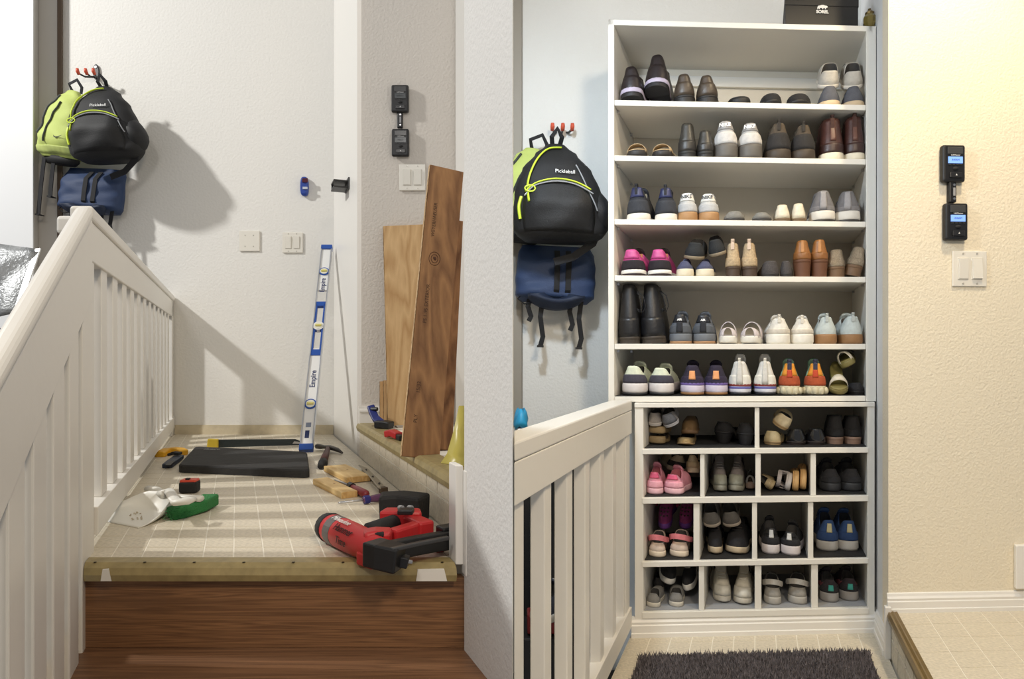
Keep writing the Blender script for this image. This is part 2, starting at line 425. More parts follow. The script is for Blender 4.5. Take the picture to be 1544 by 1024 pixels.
RR = thing('stair_railing', Rp(-0.45,1.8,RF), 'white wooden stair railing beside the filled shoe shelving', 'railing')
zr = 1.243
cslab(Rp,-0.505,-0.433,1.02,2.265,zr-0.035,zr).build('top_cap', RAILW, RR, bevel=0.004)
cslab(Rp,-0.480,-0.4335,1.02,2.265,zr-0.114,zr-0.036).build('top_rail', RAILW, RR, bevel=0.002)
cslab(Rp,-0.485,-0.433,1.02,2.265,RF+0.036,RF+0.105).build('bottom_rail', RAILW, RR, bevel=0.002)
ts = [1.372+0.161*k for k in range(0,6)]
rail_balusters(RR, Rp, -0.473, -0.443, ts, [RF+0.1]*6, [zr-0.1]*6, RAILW, 0.045)
cslab(Rp,-0.473,-0.443,1.205,1.25,RF+0.1,zr-0.1).build('baluster', RAILW, RR, bevel=0.002, bseg=1)
slab(Rp,-0.473,-0.440,2.20,2.262,RF+0.1,zr-0.1).build('end_post', RAILW, RR, bevel=0.002)

# ------------------------------------------------------------------ shelving (right hall)
T0, T1 = 2.28, 2.628
def fv(v, s=0.0): return CAMZ-(v-HV)/FPX*(T0+YAW*(s+0.433))
uL0, uL1, uR0, uR1 = 917, 926, 1306, 1316
sL0, sL1, sR0, sR1 = (Rs(u,T0) for u in (uL0,uL1,uR0,uR1))
lowtop = fv(606.5)
UP = thing('shoe_shelf', Rp((sL0+sR1)/2,T0,lowtop), 'tall white open shelving unit filled with rows of shoes', 'shelf')
ztop = CAMZ-(30-HV)/FPX*T0
slab(Rp,sL0,sL1,T0,T1,lowtop+0.001,ztop).build('side_panel', MELA, UP, bevel=0.0012, bseg=1)
slab(Rp,sR0,sR1+0.012,T0,T1,lowtop+0.001,ztop).build('side_panel', MELA, UP, bevel=0.0012, bseg=1)
slab(Rp,sL0,sR1,T1,T1+0.006,lowtop,ztop).build('back_panel', mat('back_panel_white',(222,214,198),0.6), UP)
shelf_v = [30,151,234.5,330.5,415.5,518.5,598]       # front top edges at the left end
SZ = []
for k,v in enumerate(shelf_v):
    z1 = CAMZ-(v-HV)/FPX*T0
    SZ.append(z1)
    a,b_ = (sL0,sR1) if k==0 else (sL1+0.0008,sR0-0.0008)
    o = slab(Rp,a,b_,T0+(0 if k==0 else 0.0015),T1-0.001,z1-0.019,z1).build('shelf_board', MELA, UP, bevel=0.0012, bseg=1)
slab(Rp,sL1,sR0,T1-0.019,T1-0.001,SZ[1]+0.185,SZ[1]+0.225).build('hanging_rail', MELA, UP, bevel=0.001, bseg=1)
for k in range(1,6):                                 # shelf pegs in the side panels
    for t in (T0+0.05, T1-0.06):
        for s,sg in ((sL1,1),(sR0,-1)):
            c = Rp(s+0.003*sg,t,SZ[k]-0.025); m = MB(); m.box(c,(0.008,0.010,0.008)); m.build('shelf_peg', CHROME, UP)
slab(Rp,sL1+0.002,sR0-0.002,T0+0.006,T1-0.004,SZ[6]+0.0002,SZ[6]+0.0025).build('liner', BLACKR, UP)
LO = thing('shoe_cubby_unit', Rp((sL0+sR1)/2,T0,RF), 'low white cubby unit with fourteen compartments of shoes', 'shelf')
cL0,cL1,cR0,cR1 = Rs(958,T0),Rs(971,T0),Rs(1307,T0),Rs(1318,T0)
zb = fv(927)
slab(Rp,cL0,cL1,T0-0.012,T1,zb-0.02,lowtop).build('side_panel', MELA, LO, bevel=0.0012, bseg=1)
slab(Rp,cR0,cR1,T0-0.012,T1,zb-0.02,lowtop).build('side_panel', MELA, LO, bevel=0.0012, bseg=1)
slab(Rp,cL0,cR1,T1,T1+0.006,RF,lowtop).build('back_panel', MATS['back_panel_white'], LO)
rows = [606.5,613.5],[675,683],[747.5,756.5],[842.5,850.5],[917.5,927]
CZ = []
for k,(a,b_) in enumerate(rows):
    z1,z0 = fv(a),fv(b_); CZ.append((z1,z0))
    s0,s1 = (cL0,cR1) if k in (0,) else (cL1-0.004,cR0+0.004)
    slab(Rp,s0,s1,T0-0.016,T1-0.001,z0,z1-0.0005).build('shelf_board', MELA, LO, bevel=0.0012, bseg=1)
GREYL = mat('grey_liner',(150,152,156),0.7)
divs = [[(1138,1145)],[(1056,1062.5),(1139,1147),(1222,1230)],[(1046,1055),(1134,1141.5),(1218,1226)],[(1054,1062),(1138,1148),(1223,1233)]]
for r,dd in enumerate(divs):
    zhi = CZ[r][1]; zlo = CZ[r+1][0]
    edges = [cL1]
    for a,b_ in dd:
        s0,s1 = Rs(a,T0),Rs(b_,T0)
        slab(Rp,s0,s1,T0-0.008,T1-0.002,zlo,zhi).build('divider', MELA, LO, bevel=0.001, bseg=1)
        edges += [s0,s1]
    edges.append(cR0)
    for k in range(0,len(edges),2):
        slab(Rp,edges[k]+0.002,edges[k+1]-0.002,T0+0.0,T1-0.003,zlo+0.0003,zlo+0.0028).build('liner', GREYL if r==3 else BLACKR, LO)
b = base_run(((Rs(952,T0-0.02),T0-0.005),(Rs(1321,T0),T0-0.005)), RF, [(d*1.1,z*1.15) for d,z in prof], Rp); b.build('base_moulding', WHITE, LO)
# ------------------------------------------------------------------ shoes
def sstep(a, b, x):
    x = max(0.0, min(1.0, (x-a)/(b-a))); return x*x*(3-2*x)
def hw(q, W, toe, fr=1.0):           # half width of the footprint at fraction q from the heel
    if q < 0.16: b = 0.90*math.sqrt(max(0, 1-(1-q/0.16)**2))
    elif q < 0.40: b = 0.90-0.05*sstep(0.16,0.40,q)
    else: b = 0.85+0.13*sstep(0.40,0.66,q)
    if q > 0.70:
        k = (q-0.70)/0.30
        b *= max(0.0, 1-k**toe)**(1/1.9)
    return b*W*0.5*(1+(fr-1)*sstep(0.15,0.42,q))
class Shoe:
    NA = 30
    FR = 1.0
    def __init__(s, W=0.09, L=0.27, hh=0.075, hd=None, ht=None, sole=0.024, soleb=None, qc0=0.02, qc1=0.46, cw=0.62, th=0.045, lift=0.0, toe=2.2, lean=0.0, flare=1.0):
        s.W,s.L,s.sole,s.lift,s.toe,s.th = W,L,sole,lift,toe,th
        s.hh = hh; s.hd = hd if hd is not None else hh*0.72; s.ht = ht if ht is not None else hh*1.02
        s.qc0,s.qc1,s.cw,s.lean,s.flare = qc0,qc1,cw,lean,flare
    def up(s, q): return s.lift*(1-sstep(0.12,0.62,q)) + 0.006*sstep(0.8,1.0,q)
    def outline(s, a, k=1.0):
        q = (1-math.cos(a))/2; x = hw(q,s.W,s.toe,s.FR)*(1 if math.sin(a) >= 0 else -1)
        return Vector((x*k, s.L*(0.5+(q-0.5)*(1-(1-k)*0.35)), 0)), q
    def surf(s, a, t, off=0.0):
        o, q = s.outline(a, 0.96); z0 = s.sole
        w = ((1-math.cos(a))/2)**1.25
        P0 = Vector((o.x,o.y,z0+s.up(q)))
        qc = s.qc0+(s.qc1-s.qc0)*(1-math.cos(a))/2
        c = (1-math.cos(a))/2
        if c < 0.5: zc = s.hh+(s.hd-s.hh)*sstep(0.0,0.5,c)
        else: zc = s.hd+(s.ht-s.hd)*sstep(0.5,1.0,c)
        cx = s.cw*s.W*0.5*math.copysign(abs(math.sin(a))**0.72, math.sin(a))*(1+(s.FR-1)*0.35)
        C = Vector((cx, s.L*qc+s.lean*(zc/0.1), zc+s.lift*(1-sstep(0.12,0.62,qc))*0.9))
        hgt = C.z-P0.z
        P1 = P0+Vector((o.x*0.06*(1-w), -0.004*(1-w)-0.0*w, (1-w)*0.40*hgt+w*(s.th-z0)*1.15))
        d = P0-C; d.z = 0
        P2 = C+Vector((d.x*(0.30+0.25*w), d.y*(0.25+0.22*w), -((1-w)*0.38+w*0.22)*hgt))
        u = 1-t
        p = P0*u**3+P1*3*u*u*t+P2*3*u*t*t+C*t**3
        if off:
            e = 1e-3
            pa = s.surf(a+e,t)-s.surf(a-e,t); pt = s.surf(a,min(1,t+e))-s.surf(a,max(0,t-e))
            n = pa.cross(pt)
            if n.length > 1e-12: p = p+n.normalized()*off
        return p
    def patch(s, a0, a1, t0, t1, off, na=10, nt=5):
        m = MB(); e = 0.00005
        A = [a0+(a1-a0)*i/na for i in range(na+1)]; T = [t0+(t1-t0)*j/nt for j in range(nt+1)]
        outer = [[s.surf(a+e,t,off) for a in A] for t in T]; inner = [[s.surf(a+e,t,-0.0005) for a in A] for t in T]
        n = na+1; v = [p for r in outer for p in r]+[p for r in inner for p in r]; N = n*(nt+1); f = []
        for j in range(nt):
            for i in range(na):
                f.append((j*n+i,j*n+i+1,(j+1)*n+i+1,(j+1)*n+i)); f.append((N+j*n+i,N+(j+1)*n+i,N+(j+1)*n+i+1,N+j*n+i+1))
        for i in range(na): f.append((i,N+i,N+i+1,i+1)); k=nt*n; f.append((k+i,k+i+1,N+k+i+1,N+k+i))
        for j in range(nt): f.append((j*n,(j+1)*n,N+(j+1)*n,N+j*n)); k=na; f.append((j*n+k,N+j*n+k,N+(j+1)*n+k,(j+1)*n+k))
        return m.add(v,f)
    def upper(s, nt=8):
        m = MB(); N = s.NA
        rings = [[s.surf(2*math.pi*(i+0.5)/N, t/nt) for i in range(N)] for t in range(nt+1)]
        # lining folded inside
        top = rings[-1]; cen = sum(top, Vector())/N
        inn = [p+(cen-p)*0.06+Vector((0,0,-0.001)) for p in top]
        m.loft(rings+[inn], cap0=False, cap1=False); return m
    def lining(s):
        m = MB(); N = s.NA; top = [s.surf(2*math.pi*(i+0.5)/N, 1.0) for i in range(N)]
        cen = sum(top, Vector())/N
        r1 = [p+(cen-p)*0.055 for p in top]
        zb = s.sole+0.006
        r2 = [Vector((p.x*0.9,p.y+(cen.y-p.y)*0.06,min(p.z*0.5+zb*0.5,p.z-0.004))) for p in top]
        r3 = [Vector((p.x*0.85,p.y+(cen.y-p.y)*0.1,zb+s.up(max(0,p.y/s.L)))) for p in top]
        m.loft([r1,r2,r3], cap0=False, cap1=True); return m
    def solem(s, z0=0.0, z1=None, k0=0.95, k1=1.0, flare=None):
        z1 = s.sole if z1 is None else z1; fl = s.flare if flare is None else flare
        m = MB(); N = s.NA+2
        def ring(z, k, tz):
            r = []
            for i in range(N):
                o,q = s.outline(2*math.pi*(i+0.5)/N, k); r.append(Vector((o.x,o.y,z+s.up(q)*1.0)))
            return r
        d = z1-z0
        m.loft([ring(z0,k0,0),ring(z0+d*0.25,k1*fl,0),ring(z0+d*0.8,k1*(fl+1)/2,1),ring(z1,k1*0.985,1)],cap0=False,cap1=False)
        n0 = len(m.v)
        for base,rev in ((0,1),(3*N,0)):                  # caps as strips across the width
            for i in range(N//2):
                a,b,c,d_ = i,(i+1)%N,(N-2-i)%N,(N-1-i)%N
                q = (base+a,base+b,base+c,base+d_)
                if len(set(q)) >= 3: m.f.append(tuple(dict.fromkeys(q)))
        return m
    def heel_block(s, h, q1=0.24, k=0.93, kb=0.86):
        m = MB(); rings = []
        for z,kk in ((0.0,kb),(h*0.5,(k+kb)/2),(h,k)):
            r = []
            n = 12
            for i in range(n+1):
                q = q1*(1-math.cos(math.pi*i/n/2)); x = hw(q,s.W,s.toe)*kk
                r.append(Vector((x,s.L*(q*kk+0.5*(1-kk)*0.2)+0.0005,z)))
            r += [Vector((-p.x,p.y,p.z)) for p in r[::-1]]
            rings.append(r)
        m.loft(rings); return m
    def tongue(s, h=0.025, w=0.5, m=None):
        m = MB(); y = s.L*s.qc1; W = s.W*0.5*w
        z = s.surf(math.pi,1.0).z
        rows = [(y+0.03,z-0.016,W*0.9),(y+0.008,z+0.002,W),(y-0.006,z+h*0.6,W*1.05),(y-0.012,z+h,W*0.8)]
        R1 = []; 
        for yy,zz,ww in rows:
            R1.append([Vector((ww*math.sin(b),yy+0.006*(1-math.cos(b)),zz-0.010*(1-math.cos(b)))) for b in [-1.2+2.4*i/6 for i in range(7)]]
                      +[Vector((0.85*ww*math.sin(b),yy-0.005+0.006*(1-math.cos(b)),zz-0.003-0.010*(1-math.cos(b)))) for b in [1.2-2.4*i/6 for i in range(7)]])
        m.loft(R1); return m
    def laces(s, n=4, r=0.0022, spread=0.34):
        m = MB()
        for i in range(n):
            t = 0.62+0.34*i/max(1,n-1)
            p = [s.surf(math.pi+spread*(1-2*j/6),t,0.0025) for j in range(7)]
            m.tube(p, r, 6)
        return m
    def heel_loop(s, h=0.016, w=0.010):
        m = MB(); p = s.surf(0,0.95); q = s.surf(0,0.72)
        m.ribbon([q+Vector((0,-0.002,0)),p+Vector((0,-0.005,0.002)),p+Vector((0,-0.003,h)),p+Vector((0,0.008,h*0.9)),p+Vector((0,0.008,-0.006))], w, 0.002, [(0,1,0),(0,1,0),(0,0,1),(0,-1,0),(0,-1,0)])
        return m

_c = {}
def cm(rgb, kind='cloth'):
    k = (tuple(rgb),kind)
    if k not in _c:
        n = 'shoe_%s_%02x%02x%02x' % (kind,*rgb)
        if kind == 'cloth': _c[k] = mat(n, rgb, 0.85, bump=0.35, bscale=420, var=0.10, vscale=60)
        elif kind == 'leather': _c[k] = mat(n, rgb, 0.42, bump=0.18, bscale=160, var=0.16, vscale=40)
        elif kind == 'patent': _c[k] = mat(n, rgb, 0.12, coat=0.6)
        elif kind == 'glitter': _c[k] = mat(n, rgb, 0.35, 0.55, bump=0.9, bscale=500, var=0.30, vscale=500)
        elif kind == 'rubber': _c[k] = mat(n, rgb, 0.6, var=0.06, vscale=50)
        elif kind == 'cork': _c[k] = mat(n, rgb, 0.8, bump=0.5, bscale=300, var=0.2, vscale=150)
    return _c[k]
K = (22,22,25)

def make_shoe(kind, c, W, Hh, o):
    """returns list of (part name, MB, material, smooth, [sub parts])"""
    g = lambda k,d: o.get(k,d)
    L = g('L',0.265); parts = []
    um = cm(c[0], g('mt','cloth')); sm = cm(c[1],'rubber'); ac = cm(c[2] if len(c)>2 else c[0], g('amt', g('mt','cloth'))); ac2 = cm(c[3] if len(c)>3 else (c[2] if len(c)>2 else c[0]), g('amt','cloth'))
    li = cm(g('lin',(60,58,56)),'cloth')
    pi = math.pi
    if kind in ('sneaker','runner'):
        st = g('sole',0.026 if kind=='sneaker' else 0.034)
        s = Shoe(W,L,hh=Hh,hd=Hh*0.74,ht=Hh*g('tongue',0.98),sole=st,th=g('th',0.052),qc1=0.44,toe=g('toe',2.4),flare=1.03,cw=0.60)
        so = ('sole', s.solem(0 if 'out' not in o else 0.007), sm, True)
        parts.append(so)
        if 'out' in o: parts.append(('outsole', s.solem(0.0,0.010,0.9,0.985), cm(o['out'],'rubber'), True))
        if 'stripe' in o: parts.append(('midsole_stripe', s.solem(st*0.62,st*0.92,1.0,1.012), cm(o['stripe'],'rubber'), True))
        if 'stripe2' in o: parts.append(('midsole_stripe', s.solem(st*0.92,st*1.22,0.99,1.005), cm(o['stripe2'],'rubber'), True))
        parts.append(('upper', s.upper(), um, True)); parts.append(('lining', s.lining(), li, True))
        if len(c)>2: parts.append(('heel_counter', s.patch(-g('ca',0.95),g('ca',0.95),0.0,g('ct',0.42),0.0018), ac, True))
        if 'tab' in o: parts.append(('heel_tab', s.patch(-g('tw',0.55),g('tw',0.55),g('tb0',0.62),0.99,0.0022,8,4), cm(o['tab'],g('tabm','leather')), True))
        if 'strip' in o: parts.append(('heel_strip', s.patch(-0.16,0.16,g('sb0',0.05),g('sb1',0.95),0.0032,4,6), cm(o['strip']), True))
        if 'side' in o:
            for sg in (1,-1): parts.append(('side_panel', s.patch(*((1.0,1.75) if sg>0 else (-1.75,-1.0)),0.1,0.75,0.0018,8,4), cm(o['side'],g('mt','cloth')), True))
        if 'cap' in o: parts.append(('toe_cap', s.patch(pi-0.95,pi+0.95,0.0,0.36,0.0018,12,4), cm(o['cap'],g('mt','cloth')), True))
        parts.append(('tongue', s.tongue(g('tg',0.020)), cm(g('tc',c[0])), True))
        parts.append(('laces', s.laces(4,0.0024), cm(g('lc',(225,225,222))), True))
        if 'loop' in o: parts.append(('heel_loop', s.heel_loop(*g('lp',(0.016,0.010))), cm(o['loop']), False))
        if 'pods' in o:
            m = MB()
            for i in range(9):
                a = -1.25+2.5*i/8; q,_ = s.outline(a,1.0); m.sphere(q+Vector((0,0.004,st*0.42)),(0.012,0.010,st*0.46),8,6)
            parts.append(('sole_pods', m, sm, True))
    elif kind == 'dress':
        s = Shoe(W,L,hh=Hh,hd=Hh*0.70,ht=Hh*0.98,sole=0.009,th=0.048,qc1=0.42,lift=g('lift',0.018),toe=1.9,cw=0.62,flare=1.02)
        parts += [('sole', s.solem(), sm, True),('heel', s.heel_block(s.lift+0.001,0.26,0.97,0.95), cm(g('hc',c[1]),'rubber'), False),
                  ('upper', s.upper(), um, True),('lining', s.lining(), li, True),
                  ('heel_counter', s.patch(-0.8,0.8,0,0.62,0.0014), ac, True),('tongue', s.tongue(0.012), um, True),('laces', s.laces(3,0.0018,0.28), cm(g('lc',K)), True)]
        if 'rand' in o: parts.append(('rand', s.solem(0.003,0.020,1.0,1.03), cm(o['rand'],'rubber'), True))
    elif kind == 'boot':
        hl = g('lift',0.022)
        s = Shoe(W,L,hh=Hh-hl*0.9,hd=(Hh-hl*0.9)*g('dip',0.94),ht=(Hh-hl*0.9)*g('front',1.0),sole=g('sole',0.012),th=0.052,qc0=0.03,qc1=0.40,lift=hl,toe=g('toe',2.0),cw=g('cw',0.74),lean=g('lean',0.006),flare=1.02)
        parts += [('sole', s.solem(), sm, True)]
        if hl > 0.008: parts.append(('heel', s.heel_block(hl+0.001,0.26,0.98,g('kb',0.92)), cm(g('hc',c[1]),g('hm','rubber')), False))
        parts += [('upper', s.upper(10), um, True),('lining', s.lining(), li, True),('heel_counter', s.patch(-0.9,0.9,0,g('ct',0.34),0.0016), ac, True)]
        if 'strip' in o: parts.append(('back_seam', s.patch(-0.14,0.14,0.3,1.0,0.0022,4,8), cm(o['strip'],g('mt','leather')), True))
        if 'loop' in o: parts.append(('pull_loop', s.heel_loop(0.018,0.012), cm(o['loop']), False))
        if 'lace' in o:
            m = MB()
            for sg,dx in ((1,0.0),(1,0.012)):
                b = s.surf(1.1,0.9); m.tube([b+Vector((0.004+dx*.3,-0.004,0.0)),b+Vector((0.016+dx,-0.012,-0.02)),b+Vector((0.024+dx,-0.02,-0.055)),b+Vector((0.014+dx,-0.014,-0.075)),b+Vector((0.003,-0.004,-0.06))],0.0016,5)
            parts.append(('laces', m, cm(K), True))
        if 'gore' in o:
            for sg in (1,-1): parts.append(('elastic_panel', s.patch(*((0.9,1.5) if sg>0 else (-1.5,-0.9)),0.35,0.97,0.0016,6,6), cm(o['gore']), True))
    elif kind == 'flat':
        hl = g('lift',0.006)
        s = Shoe(W,L,hh=Hh-hl,hd=(Hh-hl)*0.62,ht=(Hh-hl)*g('front',0.75),sole=g('sole',0.006),th=g('th',0.034),qc0=0.015,qc1=g('qc1',0.70),lift=hl,toe=g('toe',2.0),cw=0.80,flare=1.01)
        parts += [('sole', s.solem(), sm, True)]
        if hl > 0.005: parts.append(('heel', s.heel_block(hl+0.001,0.22,0.95,g('kb',0.9)), sm, False))
        parts += [('upper', s.upper(), um, True),('lining', s.lining(), li, True)]
        if len(c)>2: parts.append(('heel_counter', s.patch(-0.55,0.55,0,0.97,0.0015), ac, True))
        if 'bow' in o:
            m = MB(); p = s.surf(pi,0.85,0.004)
            for sg in (1,-1): m.sphere(p+Vector((sg*0.012,0,0.003)),(0.012,0.006,0.006),8,6)
            m.sphere(p+Vector((0,0,0.003)),(0.004,0.006,0.006),8,6); parts.append(('bow', m, um, True))
    elif kind == 'slipper':
        s = Shoe(W,L,hh=Hh*g('back',0.6),hd=Hh*0.55,ht=Hh,sole=g('sole',0.012),th=Hh*0.8,qc0=0.05,qc1=0.45,toe=2.6,cw=0.74,flare=1.02)
        parts += [('sole', s.solem(), sm, True),('upper', s.upper(), um, True),('lining', s.lining(), li, True)]
        if len(c)>2: parts.append(('toe_cap', s.patch(pi-0.6,pi+0.6,0.1,0.8,0.0016), ac, True))
    elif kind == 'clog':
        s = Shoe(W,L,hh=Hh*0.62,hd=Hh*0.58,ht=Hh*0.95,sole=g('sole',0.022),th=Hh*0.7,qc0=0.06,qc1=0.52,toe=2.8,cw=0.80,flare=1.03)
        parts += [('sole', s.solem(), sm, True),('upper', s.upper(), um, True),('lining', s.lining(), li, True)]
        m = MB(); pth = []; n = 14; y1 = L*0.40; rw = W*0.50
        for i in range(n+1):
            b = pi*i/n; pth.append(Vector((rw*math.cos(b), y1-(y1+0.006)*math.sin(b)**0.8, Hh*0.62+0.30*Hh*math.sin(b)*g('strapup',1.0))))
        m.ribbon(pth, 0.018, 0.004, [Vector((math.cos(pi*i/n),-math.sin(pi*i/n),0.0)) for i in range(n+1)])
        parts.append(('heel_strap', m, ac, False))
        m = MB()
        for sg in (1,-1): m.tube([(sg*rw*0.97,y1,Hh*0.62),(sg*(rw+0.004),y1,Hh*0.62)],0.008,10)
        parts.append(('rivet', m, ac, False))
        m = MB()
        for i in range(3):
            for j in (-1,0,1):
                p = s.surf(pi+j*0.35,0.35+0.18*i,0.0002); m.sphere(p,(0.004,0.004,0.003),8,4)
        parts.append(('vent_holes', m, cm((60,58,56),'rubber'), True))
    elif kind in ('slide','sandal'):
        s = Shoe(W,L,hh=0.03,sole=g('sole',0.026),toe=2.6,flare=1.02,lift=g('lift',0.004))
        parts.append(('sole', s.solem(), sm, True))
        ft = MB(); 
        parts.append(('footbed', s.solem(s.sole*0.98,s.sole+0.004,0.93,0.93), cm(g('foot',c[1]),g('fm','rubber')), True))
        bands = g('bands',[(0.50,0.74,Hh)])
        for (q0,q1,h) in bands:
            m = MB(); n = 12; rings = []
            for q in (q0,(q0+q1)/2,q1):
                w0 = hw(q,W,2.6,Shoe.FR)*1.02; zb = s.sole*0.7+s.up(q)
                out_ = [Vector((w0*math.cos(pi*i/n),L*q,zb+(h-zb)*math.sin(pi*i/n)**0.75)) for i in range(n+1)]
                inn = [Vector((p.x*0.94,p.y,zb+(p.z-zb)*0.93)) for p in out_[::-1]]
                rings.append(out_+inn)
            m.loft(rings); parts.append(('strap', m, um, True))
        if 'back' in o:
            m = MB(); n = 12; h = o['back']; w0 = W*0.42
            pth = [Vector((w0*math.cos(pi*i/n),L*0.30-(L*0.30-0.004)*math.sin(pi*i/n),h)) for i in range(n+1)]
            m.ribbon([Vector((w0,L*0.32,s.sole))]+pth+[Vector((-w0,L*0.32,s.sole))],0.014,0.003,[Vector((1,0,0))]+[Vector((math.cos(pi*i/n),-math.sin(pi*i/n),0)) for i in range(n+1)]+[Vector((-1,0,0))])
            parts.append(('heel_strap', m, ac, False))
        if 'thong' in o:
            m = MB(); top = Vector((0,L*0.70,s.sole+0.03))
            m.tube([(0,L*0.80,s.sole),(0,L*0.76,s.sole+0.022),top],0.003,6)
            for sg in (1,-1): m.tube([top,(sg*W*0.25,L*0.6,s.sole+0.034),(sg*W*0.42,L*0.42,s.sole)],[0.004,0.005,0.005],6)
            parts.append(('thong', m, ac, True))
    return s, parts

